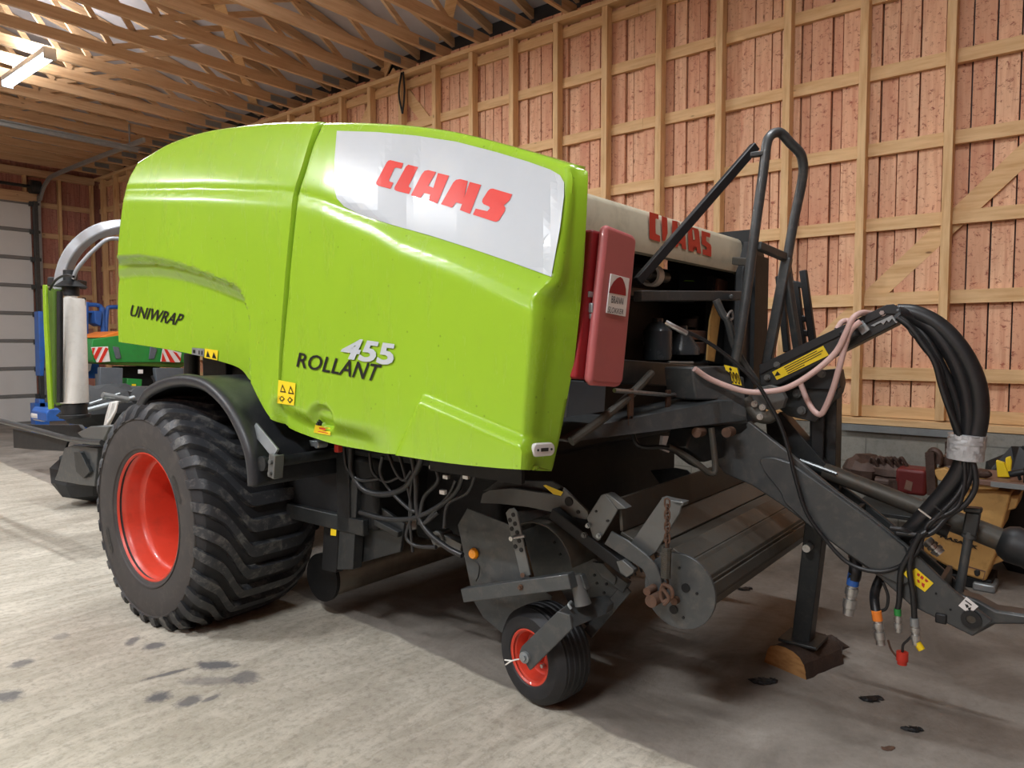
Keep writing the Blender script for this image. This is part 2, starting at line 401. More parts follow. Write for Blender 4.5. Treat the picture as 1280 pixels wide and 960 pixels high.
m = MB(); m.bx(DX0-.1, DX1+.1, YR-.02, YR+.1, DZ, DZ+.2); link('door_header', m, M['pine_x'], wb, smooth=False)
dm = MB(); npan = 8; ph = DZ/npan
for i in range(npan): dm.bx(DX0, DX1, YR+.02, YR+.07, i*ph+.03, (i+1)*ph-.03)
dr = struct('door_1', dm, M['doorp'], origin=Vector((0,0,0)), bevel=.008)
for i in range(npan+1):
    m = MB(); m.bx(DX0, DX1, YR+.005, YR+.075, i*ph-.035, i*ph+.035); link('door_rail', m, M['doorj'], dr, bevel=.01)
for i in range(npan):
    m = MB(); m.box((DX1+.02, YR-.02, (i+1)*ph-.02), (.12,.05,.09)); m.cyl(Vector((DX1+.02, YR-.06, (i+1)*ph-.02)), Vector((DX1+.12, YR-.06, (i+1)*ph-.02)), .035)
    link('door_hinge_roller', m, M['grey'], dr)
m = MB(); m.rtube([Vector((DX1+.12, YR-.05, 0)), Vector((DX1+.12, YR-.05, 4.0)), Vector((DX1+.12, YR-.15, 4.35)), Vector((DX1+.12, YR-.5, 4.62)), Vector((DX1+.12, YR-1.2, 4.7)), Vector((DX1+.12, YR-4.6, 4.7))], .06, .05, Vector((1,0,0)), 6)
link('door_track', m, M['galv'], dr)
m = MB(); m.bx(DX1+.02, DX1+.09, YR-.10, YR, 0, 4.3); link('door_jamb', m, M['grey'], dr)
m = MB(); m.cyl(Vector((DX0, YR-.14, 4.56)), Vector((DX1+.16, YR-.14, 4.56)), .03); m.cyl(Vector((DX1-.05, YR-.14, 4.56)), Vector((DX1+.12, YR-.14, 4.56)), .13); link('spring_shaft', m, M['grey_d'], dr)
# track hangers seen as a long bar and a rod under the trusses
p1, p2 = FY(-60, 143, 12.2), FY(172, 188, 12.2)
m = MB(); m.bx(DX0, p2.x, 12.17, 12.23, p2.z-.03, p2.z+.03); m.bx(DX0, p2.x, 12.1, 12.3, p2.z+.02, p2.z+.035)
link('track_crossbar', m, M['galv'], dr)
for x in (DX1+.12,):
    m = MB(); m.cyl(Vector((x, 12.2, 4.6)), Vector((x, 12.2, ZP+.1)), .012); link('track_hanger', m, M['galv'], dr)
# left and front walls close the shed behind the camera
board_wall('wall_left', 'x', XL, YF, YR, 0, ZP+.3, M['board_rear'], -1)
m = MB(); rear = MB(); a = XL
while a < XR+.2:
    rear.bx(a+.003, a+.147, YF-.1, YF-.13, 0, ZP+.3); a += .15
struct('wall_front', rear, M['board_rear'], origin=Vector((0,0,0)), smooth=False)
# roof: sheet deck above open trusses
ridge_x, slope = -.6, .27
rz = lambda x: ZP+.25+(XR+.3-abs(x-ridge_x)-ridge_x)*slope
m = MB()
for (xa, xb) in ((XR+.5, ridge_x), (ridge_x, XL-.4)):
    m.prism([Vector((xa, YF-.2, rz(xa))), Vector((xb, YF-.2, rz(xb))), Vector((xb, YR+.3, rz(xb))), Vector((xa, YR+.3, rz(xa)))], Vector((0,0,.05)))
ce = struct('ceiling', m, M['deck'], origin=Vector((0,0,0)), smooth=False)
ty = 5.62; tys = []
while ty > YF: ty -= .6
ty += .6
while ty < YR-.1: tys.append(ty); ty += .6
for ty in tys:
    m = MB(); t_ = .045
    m.bx(XL, XR+.14, ty, ty+t_, ZP, ZP+.125)
    def chord(x0, z0, x1, z1, h=.12):
        m.prism([Vector((x0, ty, z0)), Vector((x1, ty, z1)), Vector((x1, ty, z1+h)), Vector((x0, ty, z0+h))], Vector((0, t_, 0)))
    chord(XR+.2, rz(XR+.2)-.11, ridge_x, rz(ridge_x)-.11, .10); chord(XL-.2, rz(XL-.2)-.11, ridge_x, rz(ridge_x)-.11, .10)
    x = XR-.55; up = True; st = 1.25
    while x-st > ridge_x-6:
        x2 = x-st*(.55 if up else 1)
        zt = lambda q: rz(q)-.08
        za, zb = (ZP+.11, zt(x2)) if up else (zt(x), ZP+.11)
        d = Vector((x2-x, 0, zb-za)); n_ = Vector((-d.z, 0, d.x)).normalized()*.032
        m.prism([Vector((x, ty+.006, za))-n_, Vector((x2, ty+.006, zb))-n_, Vector((x2, ty+.006, zb))+n_, Vector((x, ty+.006, za))+n_], Vector((0, .035, 0)))
        x = x2; up = not up
    tr = link('roof_truss', m, M['pine_x'], ce, smooth=False)
    m = MB(); m.bx(XR-.40, XR-.14, ty-.004, ty, ZP+.02, ZP+.10); link('nail_plate', m, M['galv'], tr, smooth=False)
for (a, b) in (((568, -20), (548, 85)), ((262, -30), (345, 210))):
    A_ = Zp(a[0], a[1], ZP+.30); B_ = Zp(b[0], b[1], ZP+.30)
    m = MB(); m.bar(A_, B_, .12, .022); link('wind_brace', m, M['pine_h'], ce, smooth=False)
# hanging cable strap on the top plate
p = FX(504, 90, XR-.02); q = FX(503, 142, XR-.02)
m = MB(); m.tube([p, (p+q)/2+Vector((0,-.03,0)), q], .012, 8); m.tube([q, (p+q)/2+Vector((-.02,.05,0)), p+Vector((0,.03,0))], .012, 8)
tag(link('hanging_cable', m, M['black']), 'black looped cable end hanging from the top plate of the timber wall', 'cable')
# tube lights
def tube_light(x, y, z, label, L=1.45):
    r = empty('tube_light', Vector((x, y, z)), label, 'ceiling light', 'tube lights under the roof trusses')
    m = MB(); m.bx(x-.06, x+.06, y-L/2, y+L/2, z+.02, z+.085); m.bx(x-.065,x+.065,y-L/2-.01,y-L/2+.02,z-.05,z+.085); m.bx(x-.065,x+.065,y+L/2-.02,y+L/2+.01,z-.05,z+.085)
    link('housing', m, M['doorp'], r, bevel=.006)
    m = MB()
    m = MB(); m.bx(x-.055, x+.055, y-L/2+.02, y+L/2-.02, z-.035, z+.02); link('diffuser', m, M['tube'], r, bevel=.02, seg=3)
    for yy in (y-L/3, y+L/3):
        m = MB(); m.cyl(Vector((x, yy, z+.08)), Vector((x, yy, ZP+.05)), .006, 6); link('hanger', m, M['galv'], r)
    return r
LX, LY, LZ = 3.2, 10.1, 4.80
tube_light(LX, LY, LZ, 'lit white tube light hanging under the roof trusses at the far left')
LAMPS = [(3.2, 10.1, 1.1), (3.2, 5.6, 1.1), (3.2, 1.1, .55), (-1.6, 10.1, 1.3), (-1.6, 5.6, 2.3), (-1.6, 1.1, 2.3), (-5.8, 5.6, .7), (-5.8, 1.1, .5)]
LPOW = 62
for i, (x, y, k) in enumerate(LAMPS):
    if i: tube_light(x, y, LZ, 'white tube light of the same row under the roof trusses')
    ld = bpy.data.lights.new('tube_lamp', 'AREA'); ld.shape = 'RECTANGLE'; ld.size = .16; ld.size_y = 1.4; ld.energy = LPOW*k; ld.color = (.94, .97, 1.0)
    lo = bpy.data.objects.new('tube_lamp', ld); COL.objects.link(lo); lo.location = (x, y, LZ-.07)
    # bare tubes shine upwards too
    l2 = bpy.data.lights.new('tube_lamp_up', 'AREA'); l2.shape = 'RECTANGLE'; l2.size = .2; l2.size_y = 1.4; l2.energy = LPOW*k*.6; l2.color = (.94, .97, 1.0)
    lo2 = bpy.data.objects.new('tube_lamp_up', l2); COL.objects.link(lo2); lo2.location = (x, y, LZ+.10); lo2.rotation_euler = (PI, 0, 0)
w_ = bpy.data.worlds.new('world'); SC.world = w_; w_.use_nodes = True
w_.node_tree.nodes['Background'].inputs[0].default_value = (.5, .55, .6, 1); w_.node_tree.nodes['Background'].inputs[1].default_value = .05
SC.view_settings.view_transform = 'Standard'; SC.view_settings.look = 'None'; SC.view_settings.gamma = 1; SC.view_settings.exposure = 0.68
# ------------------------------------------------------------------ the baler
def pl(pts, x):            # piecewise linear
    if x <= pts[0][0]: return pts[0][1]
    for (a, b), (c, d) in zip(pts, pts[1:]):
        if x <= c: return b+(d-b)*(x-a)/(c-a)
    return pts[-1][1]
def sm(t): t = max(0, min(1, t)); return t*t*(3-2*t)
W0 = -1.40
def curve_sz(px, w=W0):
    r = sorted([(lambda m: (m[1], m[2]))(toM(Wp(x, y, w))) for x, y in px]); return r
ZU = curve_sz([(158,237),(250,236),(330,239),(370,242),(400,250),(430,262),(470,276),(560,304),(620,323),(690,346)])
ZL = curve_sz([(158,240),(250,239),(330,242),(370,245),(400,254),(430,268),(465,282),(500,304),(560,326),(620,352),(665,372)])
SU = curve_sz([(148,318),(175,317),(205,322),(235,331),(262,341),(290,352),(300,362),(308,385),(312,400)])
SL = curve_sz([(148,344),(175,345),(205,350),(235,358),(262,368),(290,380),(308,392),(312,401)])
B1 = [toM(Wp(530, 492, W0)), toM(Wp(645, 541, W0))]
B2 = [toM(Wp(530, 492, W0)), toM(Wp(497, 567, W0))]
HR = toM(Wp(400, 522, W0))
S_SPLIT = toM(Wp(372, 300, W0))[1]
S_SC = toM(Wp(311, 380, W0))[1]
ZB = curve_sz([(335,517),(354,530),(372,539),(400,549),(430,557),(500,569),(560,578)])
SB = (toM(Wp(338,510,W0))[1], toM(Wp(500,560,W0))[1])
def wpan(s, z):
    zl, zu = pl(ZL, s), pl(ZU, s)
    if zu < zl: zu = zl
    w = W0
    if z > zl:
        w += min(z-zl, zu-zl)*.75
        if z > zu:
            d = z-zu; w += .14*d+.30*d*d
    # keep the crease soft
    w += .010*math.exp(-((z-zl)/.03)**2)
    if s > S_SPLIT:      # scoop on the rear hood
        a, b = pl(SU, s), pl(SL, s)
        f = sm((s-S_SC)/.05)
        if z < a:
            u = (a-z)/max(.02, a-b)
            w += f*(.085*sm(u/.40)+.045*sm((u-.45)/.6))
    else:
        d1 = (B1[0][2]+(B1[1][2]-B1[0][2])*(s-B1[0][1])/(B1[1][1]-B1[0][1]))-z
        zz = (z-B2[0][2])/(B2[1][2]-B2[0][2]); d2 = (B2[0][1]+(B2[1][1]-B2[0][1])*zz)-s
        w -= .035*sm(min(d1, d2)/.03)
        e = math.hypot((s-HR[1])/.09, (z-HR[2])/.062)
        if e < 1: w += .035*sm((1-e)/.30)
    if s < SB[0] and s > SB[1]:      # lower edge rolls under, fading towards the front
        f = min(sm((SB[0]-s)/.05), sm((s-SB[1])/.35)); w += f*.06*sm((pl(ZB, s)+.11-z)/.10)
    return w
def onpan(x, y, off=0.0):
    w = W0
    for _ in range(8):
        m = toM(Wp(x, y, w)); w = wpan(m[1], m[2])-off
    return toM(Wp(x, y, w))
baler = empty('round_baler', O, 'large lime green round baler and wrapper with red wheel rims, parked on the concrete floor', 'farm machine')
def px2sz(pts): return [(m[1], m[2]) for m in (onpan(x, y) for x, y in pts)]
def resample(P, n):
    L = [0]
    for a, b in zip(P, P[1:]): L.append(L[-1]+math.hypot(a[0]-b[0], a[1]-b[1]))
    out = []; k = 0
    for i in range(n):
        t = L[-1]*i/(n-1)
        while k < len(P)-2 and L[k+1] < t: k += 1
        f = (t-L[k])/max(1e-9, L[k+1]-L[k]); out.append((P[k][0]+(P[k+1][0]-P[k][0])*f, P[k][1]+(P[k+1][1]-P[k][1])*f))
    return out
def smooth2(px): return [(v.x, v.y) for v in catmull([Vector((x, y, 0)) for x, y in px], 4)]
def panel(name, bot, top, left, right, nu, nv, front, mirror=False):
    Bt, Tp, Lf, Rg = [resample(px2sz(smooth2(q)), n) for q, n in ((bot, nu), (top, nu), (left, nv), (right, nv))]
    mb = MB(); rows = []
    for j in range(nv):
        v = j/(nv-1); row = []
        for i in range(nu):
            u = i/(nu-1)
            c = [(1-v)*Bt[i][k]+v*Tp[i][k]+(1-u)*Lf[j][k]+u*Rg[j][k]-((1-u)*(1-v)*Bt[0][k]+u*(1-v)*Bt[-1][k]+(1-u)*v*Tp[0][k]+u*v*Tp[-1][k]) for k in (0, 1)]
            row.append(c)
        rows.append(row)
    flat = lambda z: z if (not mirror or z < 1.8) else 1.8+(z-1.8)*.22
    def P(c, dw=0): return mw((wpan(*c)+dw)*(-1 if mirror else 1), c[0], flat(c[1]))
    G = []
    bc = rows[0]
    G.append([mw((wpan(*c)+.07)*(-1 if mirror else 1), c[0], c[1]+.004) for c in bc])
    G.append([mw((wpan(*c)+.02)*(-1 if mirror else 1), c[0], c[1]-.004) for c in bc])
    G += [[P(c) for c in r] for r in rows]
    tp = rows[-1]
    for (dw, dz) in ((.006,.012),(.018,.022),(.04,.028),(.12,.034)):
        G.append([mw((wpan(*c)+dw)*(-1 if mirror else 1), c[0], flat(c[1])+dz) for c in tp])
    # end returns
    for r in G:
        a, b = r[0], r[1]
        r.insert(0, a+U*.006+N*(.010*(-1 if mirror else 1))); r.insert(0, r[0]+N*(.06*(-1 if mirror else 1)))
        if not front:
            a = r[-1]; r.append(a-U*.006+N*(.010*(-1 if mirror else 1))); r.append(r[-1]+N*(.06*(-1 if mirror else 1)))
    if front and not mirror:
        # wide forward-facing return, traced along its outer edge
        eg = resample([(m[0], m[1], m[2])[1:] for m in [toM(Wp(x, y, w)) for x, y, w in EDGE]], nv)
        ew = [pl([(0,-1.24),(1,-1.20)], j/(nv-1)) for j in range(nv)]
        full = [eg[0]]*2+eg+[eg[-1]]*4
        for j, r in enumerate(G):
            jj = max(0, min(nv-1, j-2))
            w_ = ew[jj]; q = mw(w_, full[j][0], full[j][1]); a = r[-1]
            d = q-a
            if j >= nv+2: q = q+Vector((0,0,min(.03,(j-nv-1)*.01)))
            for t in (.03, .08, .2, .4, .6, .8, .93): r.append(a+(q-a)*t-U*(.012*math.sin(PI*min(1,t*3))*(t<.33))-N*0)
            r.append(q); r.append(q+U*.012+N*.02); r.append(q+U*.05+N*.03)
    elif front: 
        for r in G: a = r[-1]; r.append(a-U*.01-N*.02); r.append(a-U*.01-N*.07)
    nn = len(G[0])
    for r in G: assert len(r) == nn
    vs = [p for r in G for p in r]; fs = [(j*nn+i, j*nn+i+1, (j+1)*nn+i+1, (j+1)*nn+i) for j in range(len(G)-1) for i in range(nn-1)]
    mb.add(vs, fs)
    o = link(name, mb, M['green'], baler, angle=50)
    md = o.modifiers.new('solid', 'SOLIDIFY'); md.thickness = .006; md.offset = 0
    return o
rear_bot = [(149,427),(190,433),(230,440),(275,451),(300,460),(312,474),(322,494),(333,514),(341,524),(349,529)]
rear_top = [(172,206),(190,195),(210,184),(245,172),(280,165.5),(330,160),(370,158.5),(393,158.5)]
rear_rear = [(149,427),(148,390),(149,345),(148,318),(150,290),(154,258),(158,238),(163,222),(172,206)]
rear_front = [(349,529),(348,480),(351,420),(357,340),(363,280),(367,243),(376,213),(385,183),(393,158.5)]
fr_bot = [(354,530),(372,539),(400,549),(430,557),(500,569),(560,578),(620,584),(651,586)]
fr_top = [(403,160),(440,160),(500,163.5),(560,172),(620,187.5),(670,202),(704,213)]
fr_rear = [(354,530),(355,480),(358,420),(364,340),(370,280),(375,243),(384,213),(393,183),(403,160)]
fr_front = [(651,586),(656,500),(665,400),(667,373),(690,345),(697,300),(703,255),(706,225),(704,213)]
EDGE = [(689,588,-1.24),(700,540,-1.235),(716,450,-1.23),(724,380,-1.22),(729,330,-1.21),(733,270,-1.20),(734,226,-1.20)]
hood_r = panel('rear_hood', rear_bot, rear_top, rear_rear, rear_front, 110, 90, False)
hood_f = panel('front_hood', fr_bot, fr_top, fr_rear, fr_front, 120, 110, True)
panel('rear_hood', rear_bot, rear_top, rear_rear, rear_front, 40, 40, False, True)
fr_front2 = [(x-40, y-8) for x, y in fr_front]; fr_bot2 = fr_bot[:-1]; fr_top2 = fr_top[:-1]
def proj(P): v = P-CAM; z = v.dot(FW); return (640+FPX*v.dot(RT)/z, 480-FPX*v.dot(UP)/z)
fr2 = [proj(mw(W0+.0, -2.34, 1.13+(2.16-1.13)*i/7)) for i in range(8)]
panel('front_hood', fr_bot[:4]+[fr2[0]], fr_top[:4]+[fr2[-1]], fr_rear, fr2, 40, 40, True, True)
# dark gap between the two hoods, and the roof sheet
m = MB(); G = []
for a, b in zip(resample(px2sz(rear_front), 30), resample(px2sz(fr_rear), 30)):
    c = ((a[0]+b[0])/2, (a[1]+b[1])/2); w = wpan(*c)+.03; G.append([mw(w, c[0]+.07, c[1]), mw(w, c[0]-.07, c[1])])
m.add([p for r in G for p in r], [(2*i, 2*i+1, 2*i+3, 2*i+2) for i in range(29)])
link('hood_seal', m, M['black'], baler, solid=.01)
m = MB(); G = []
for c in resample(px2sz(rear_top+fr_top[:2]), 40):
    w = -wpan(*c)-.08; z2 = 1.8+(c[1]-1.8)*.22; G.append([mw(-w, c[0], c[1]+.03), mw(-w*.5, c[0], c[1]*.75+z2*.25+.03), mw(0, c[0], c[1]*.5+z2*.5+.03), mw(w*.5, c[0], c[1]*.25+z2*.75+.03), mw(w, c[0], z2+.03)])
m.add([p for r in G for p in r], [(5*i+j, 5*i+j+1, 5*i+j+6, 5*i+j+5) for i in range(39) for j in range(4)])
link('roof_cover', m, M['grey'], baler, solid=.01)
# ---- decals that follow the panel or a plane
def cutpoly(polys, step=10):
    bm = bmesh.new()
    for pts in polys:
        vs = [bm.verts.new((x, y, 0)) for x, y in pts]; bm.faces.new(vs)
    bmesh.ops.triangulate(bm, faces=bm.faces)
    xs = [v.co.x for v in bm.verts]; ys = [v.co.y for v in bm.verts]
    for k, lo, hi in ((0, min(xs), max(xs)), (1, min(ys), max(ys))):
        t = lo+step
        while t < hi:
            no = Vector((1,0,0)) if k == 0 else Vector((0,1,0)); co = Vector((t,0,0)) if k == 0 else Vector((0,t,0))
            bmesh.ops.bisect_plane(bm, geom=bm.verts[:]+bm.edges[:]+bm.faces[:], plane_co=co, plane_no=no); t += step
    vs = [v.co.copy() for v in bm.verts]; bm.verts.index_update(); fs = [tuple(v.index for v in f.verts) for f in bm.faces]; bm.free()
    return vs, fs
def decal(name, polys, fn, mat, parent, step=10, label=None, thick=.0):
    vs, fs = cutpoly(polys, step) if not isinstance(polys, tuple) else polys
    m = MB(); m.add([fn(v.x, v.y) for v in vs], fs)
    return link(name, m, mat, parent, smooth=False, label=label)
def pan_fn(off): return lambda x, y: mw(*onpan(x, y, off))
_text_cache = {}
def text_mesh(txt, quad, bold=0.0, spacing=1.0):
    """glyph mesh of txt mapped into a pixel quad: bottom-left, bottom-right, top-right, top-left"""
    cu = bpy.data.curves.new('t', 'FONT'); cu.body = txt; cu.offset = bold; cu.space_character = spacing; cu.resolution_u = 3
    ob = bpy.data.objects.new('t', cu); COL.objects.link(ob)
    dg = bpy.context.evaluated_depsgraph_get(); dg.update()
    me = bpy.data.meshes.new_from_object(ob.evaluated_get(dg))
    bm = bmesh.new(); bm.from_mesh(me)
    vs0 = [v.co.copy() for v in bm.verts]
    x0, x1 = min(v.x for v in vs0), max(v.x for v in vs0); y0, y1 = min(v.y for v in vs0), max(v.y for v in vs0)
    n = 2*len(txt)
    for i in range(1, n): bmesh.ops.bisect_plane(bm, geom=bm.verts[:]+bm.edges[:]+bm.faces[:], plane_co=(x0+(x1-x0)*i/n, 0, 0), plane_no=(1,0,0))
    vs = [v.co.copy() for v in bm.verts]; bm.verts.index_update(); fs = [tuple(v.index for v in f.verts) for f in bm.faces]
    bm.free(); bpy.data.objects.remove(ob); bpy.data.meshes.remove(me); bpy.data.curves.remove(cu)
    bl, br, tr, tl = [Vector((*q, 0)) for q in quad]; out = []
    for v in vs:
        u, t = (v.x-x0)/(x1-x0), (v.y-y0)/(y1-y0)
        out.append(bl*(1-u)*(1-t)+br*u*(1-t)+tr*u*t+tl*(1-u)*t)
    return out, fs
wpoly = [(421,163.5),(470,165),(520,169.5),(570,177),(620,190),(660,202),(688,212),(700,219),(705,228),(705,245),(700,285),(694,318),(689,346),(640,328),(590,311),(540,295),(490,281),(450,268),(430,258),(421,248),(418,236),(418,200)]
decal('white_logo_panel', [wpoly], pan_fn(.008), M['white_p'], hood_f, 9, 'white decal panel')
def Z(pts, ox, oy, sc): return [(ox+x/sc, oy+y/sc) for x, y in pts]
C_ = [(165,72),(278,100),(262,148),(218,138),(200,142),(150,250),(155,262),(190,272),(165,328),(58,300),(38,288),(36,270),(130,92),(145,76)]
L_ = [(322,112),(410,134),(325,300),(330,312),(350,320),(330,374),(215,345),(198,332),(200,312),(300,130)]
A_ = [[(500,160),(570,178),(500,300),(545,318),(585,186),(685,210),(580,458),(498,430),(518,378),(462,364),(430,412),(345,385),(440,200),(465,168)]]
A2_ = [[(785,240),(852,258),(778,385),(820,402),(868,265),(970,292),(870,550),(780,515),(800,462),(748,448),(710,495),(612,464),(722,270),(748,246)]]
S_ = [(1075,325),(1246,376),(1222,430),(1128,408),(1100,440),(1108,452),(1172,474),(1186,496),(1180,525),(1130,605),(1105,620),(1080,616),(896,556),(922,502),(1025,526),(1048,500),(1042,486),(990,462),(978,444),(982,420),(1030,345),(1050,328)]
decal('brand_lettering', [Z(q, 465, 190, 7.111) for q in [C_, L_]+A_+A2_+[S_]], pan_fn(.010), M['red_p'], hood_f, 6, 'red slanted lettering')
tm = text_mesh('ROLLANT', ((370,458.5),(469,477),(477.5,456),(374,440.5)), .010, 1.02)
decal('model_lettering', tm, pan_fn(.008), M['blackink'], hood_f, label='black model lettering')
tm = text_mesh('455', ((421,447),(491,457.5),(494.5,430),(436,422)), .035, 1.0)
decal('model_number', tm, pan_fn(.010), M['white_p'], hood_f, label='white model number')
tm = text_mesh('UNIWRAP', ((161.5,395),(223.5,407.5),(231,393),(165,381)), .012, 1.0)
decal('model_lettering', tm, pan_fn(.008), M['blackink'], hood_r, label='black lettering on the rear hood')
decal('warning_decal', [[(348,475),(369.5,479),(367.5,507),(346.5,504)]], pan_fn(.008), M['yellow'], hood_f, label='yellow warning decal with four pictograms')
sym = [[(350,490),(353,480),(357.5,491)],[(360,492),(363,482),(367.5,493)],[(349,498),(352,495),(356,498.5),(352,502)],[(359,500),(362,496),(366,500),(362,504)]]
decal('pictogram', sym, pan_fn(.0095), M['blackink'], hood_f)
decal('pictogram_inner', [[(351.6,488.6),(353.2,483.4),(355.6,489.2)],[(361.6,490.6),(363.2,485.4),(365.6,491.2)],[(350.6,498),(352,496.4),(354.4,498.4),(352,500.4)],[(360.6,500),(362,497.8),(364.4,500),(362,502)]], pan_fn(.011), M['yellow'], hood_f)
decal('warning_decal', [[(256,435.5),(272.5,438),(271.5,450.5),(255.5,447)]], pan_fn(.008), M['yellow'], hood_r, label='small yellow warning decal')
decal('pictogram', [[(257.5,446),(259.5,438.5),(262.5,446.8)],[(265,447.5),(267,440),(270.5,448.5)]], pan_fn(.0095), M['blackink'], hood_r)
decal('type_plate', [[(240,434.5),(255.5,436),(254.5,445.5),(239.5,443)]], pan_fn(.008), M['galv'], hood_r, label='grey type plate')
decal('plate_mark', [[(241,437),(244,437.5),(244,441.5),(241,441)],[(248,438),(249.5,438.2),(249.5,443),(248,442.6)],[(251.5,438.5),(253,438.7),(253,443.6),(251.5,443.4)]], pan_fn(.0095), M['blackink'], hood_r)
decal('handle_decal', [[(394,531),(413,535),(413,544.5),(392,540.5)]], pan_fn(.008), M['yellow'], hood_f, label='yellow decal below the latch')
decal('decal_text', [[(399,534),(407,536),(407,538),(399,536)],[(397,538.5),(410,541),(410,542),(397,539.5)]], pan_fn(.0095), M['red_p'], hood_f)
p = mw(*onpan(402.5, 528.5, .0)); m = MB(); m.cyl(p+N*.01, p-N*.022, .017, 20); m.cyl(p-N*.02, p-N*.028, .009, 12)
link('latch', m, M['black'], hood_f)
# marker light on the return face (outline in its local plane)
e1, e2 = Vp = Wp(657, 562, -1.39), Wp(684, 560, -1.27)
d = (e2-e1).normalized(); nrm = d.cross(Vector((0,0,1))).normalized()
if nrm.dot(FW) > 0: nrm = -nrm
m = MB(); pts = []
c1, c2 = e1+d*.025, e2-d*.02
for k in range(17):
    a = PI/2+PI*k/16; pts.append(nrm*.012+c1+(d*math.cos(a)+Vector((0,0,1))*math.sin(a))*.024)
for k in range(17):
    a = -PI/2+PI*k/16; pts.append(nrm*.012+c2+(d*math.cos(a)+Vector((0,0,1))*math.sin(a))*.024)
m.prism([p+nrm*.004 for p in pts], nrm*.018); link('marker_lamp', m, M['whitelens'], baler, bevel=.005, label='white oval marker lamp')
m = MB(); cc = (c1+c2)/2
for q in (c1, c2): m.cyl(q+nrm*.032, q+nrm*.038, .004, 8)
m.bar(cc-d*.02+nrm*.034, cc+d*.02+nrm*.034, .012, .004, nrm); link('lamp_screw', m, M['grey_d'], baler)

# ------------------------------------------------------------------ wheels
def big_wheel(wc, sgn):
    C0 = mw(wc, -.10, .60); ax = N*sgn       # ax points outwards
    T = MB(); LG = MB()
    prof = [(.345,.290),(.351,.328),(.362,.340),(.40,.350),(.46,.357),(.51,.356),(.545,.350)]
    prof_s = [(.545,.350),(.575,.336),(.592,.322)]
    def rad(h): return .622-.030*(abs(h)/.325)**3
    q = 14
    mid = [(rad(h), h) for h in [.318-.636*i/q for i in range(q+1)]]
    T.lathe(prof_s+mid+[(r, -h) for r, h in prof_s[::-1]], C0, ax, 96); T.mi = 1; T.lathe(prof, C0, ax, 96); T.lathe([(r, -h) for r, h in prof[::-1]], C0, ax, 96)
    T.lathe([(.535,.351),(.538,.358),(.545,.356),(.548,.348)], C0, ax, 96)
    T.lathe([(.372,.343),(.377,.350),(.385,.352),(.388,.346)], C0, ax, 96)
    d, a_, b_ = frame(ax)
    def P(r, h, t): return C0+d*h+(a_*math.cos(t)+b_*math.sin(t))*r
    nl = 30
    for k in range(nl):
        t0 = 2*PI*k/nl; rings = []
        for i in range(31):
            h = -.365+.73*i/30; ah = abs(h)
            e = .035
            dt = 2.5*(math.sqrt(max(0, h-.08)**2+e*e)-e)-1.5*(math.sqrt(max(0, h-.22)**2+e*e)-e)+2.2*(math.sqrt(max(0, -h-.20)**2+e*e)-e)
            wt = (.034-.004*(ah/.365)**1.3)/.62
            t = t0-dt
            if ah <= .318: r0, r1 = rad(h)-.012, rad(h)+.036; o0 = o1 = 0
            else:
                f = (ah-.318)/.047; r0 = .60-.062*f; r1 = rad(.318)+.034-.084*f**1.3; o0 = -.012; o1 = .010
            sg = 1 if h > 0 else -1
            hh = sg*(min(ah, .318)+max(0, ah-.318)*.75)
            rings.append([P(r0, hh+sg*o0, t-wt*1.15), P(r1, hh+sg*o1, t-wt*.88), P(r1, hh+sg*o1, t+wt*.88), P(r0, hh+sg*o0, t+wt*1.15)])
        LG.loft(rings)
    for mb in (T, LG): mb.v = [Vector((v.x, v.y, max(v.z, .002))) for v in mb.v]
    w = MB()
    rp = [(.343,.325),(.350,.336),(.356,.334),(.357,.322),(.350,.312),(.340,.300),(.331,.285),(.328,.225),(.318,.205),(.306,.198),(.301,.185),(.297,.05),(.294,-.03),(.28,-.07),(.20,-.075),(.13,-.08),(.10,-.06),(.095,-.03),(.06,-.028),(.0001,-.028)]
    w.lathe(rp, C0, ax, 72)
    w.lathe([(.350,.32),(.350,-.32),(.335,-.30),(.30,-.2),(.286,-.06)], C0, ax, 72)
    wh = link('wheel_rim', w, M['rim'], baler, label='bright red wheel rim')
    for k in range(8):
        m = MB(); t = 2*PI*k/8; m.cyl(P(.11,-.085,t), P(.11,-.045,t), .012, 8); link('wheel_nut', m, M['rim'], wh)
    ty_ = link('tyre', T, [M['rubber'], M['sidewall']], baler, angle=40)
    link('tread_lugs', LG, M['lug'], ty_, angle=45)
    return C0, P, ty_
C0, PW, tyre = big_wheel(-1.185, -1)
big_wheel(1.185, 1)
# embossed characters on the sidewall
def emboss(txt, t_mid, r0, r1, span):
    cu = bpy.data.curves.new('t', 'FONT'); cu.body = txt; cu.offset = .02; cu.resolution_u = 2
    ob = bpy.data.objects.new('t', cu); COL.objects.link(ob); dg = bpy.context.evaluated_depsgraph_get(); dg.update()
    me = bpy.data.meshes.new_from_object(ob.evaluated_get(dg)); xs = [v.co.x for v in me.vertices]; ys = [v.co.y for v in me.vertices]
    m = MB(); vs = []
    for v in me.vertices:
        u = (v.co.x-min(xs))/(max(xs)-min(xs)); t = (v.co.y-min(ys))/(max(ys)-min(ys)); r = r0+(r1-r0)*t
        vs.append(PW(r, .359, t_mid+span*(u-.5)))
    m.add(vs, [tuple(p.vertices) for p in me.polygons]); bpy.data.objects.remove(ob); bpy.data.meshes.remove(me); bpy.data.curves.remove(cu)
    link('sidewall_lettering', m, M['blackink'], tyre, smooth=False)
def find_t(x, y, r):
    best = min(range(720), key=lambda k: (lambda q: math.hypot(q[0]-x, q[1]-y))(proj(PW(r, .356, 2*PI*k/720)))); return 2*PI*best/720
emboss('CSD', find_t(128, 677, .46), .44, .475, -.34)
emboss('CSD', find_t(220, 612, .43), .415, .45, -.36)
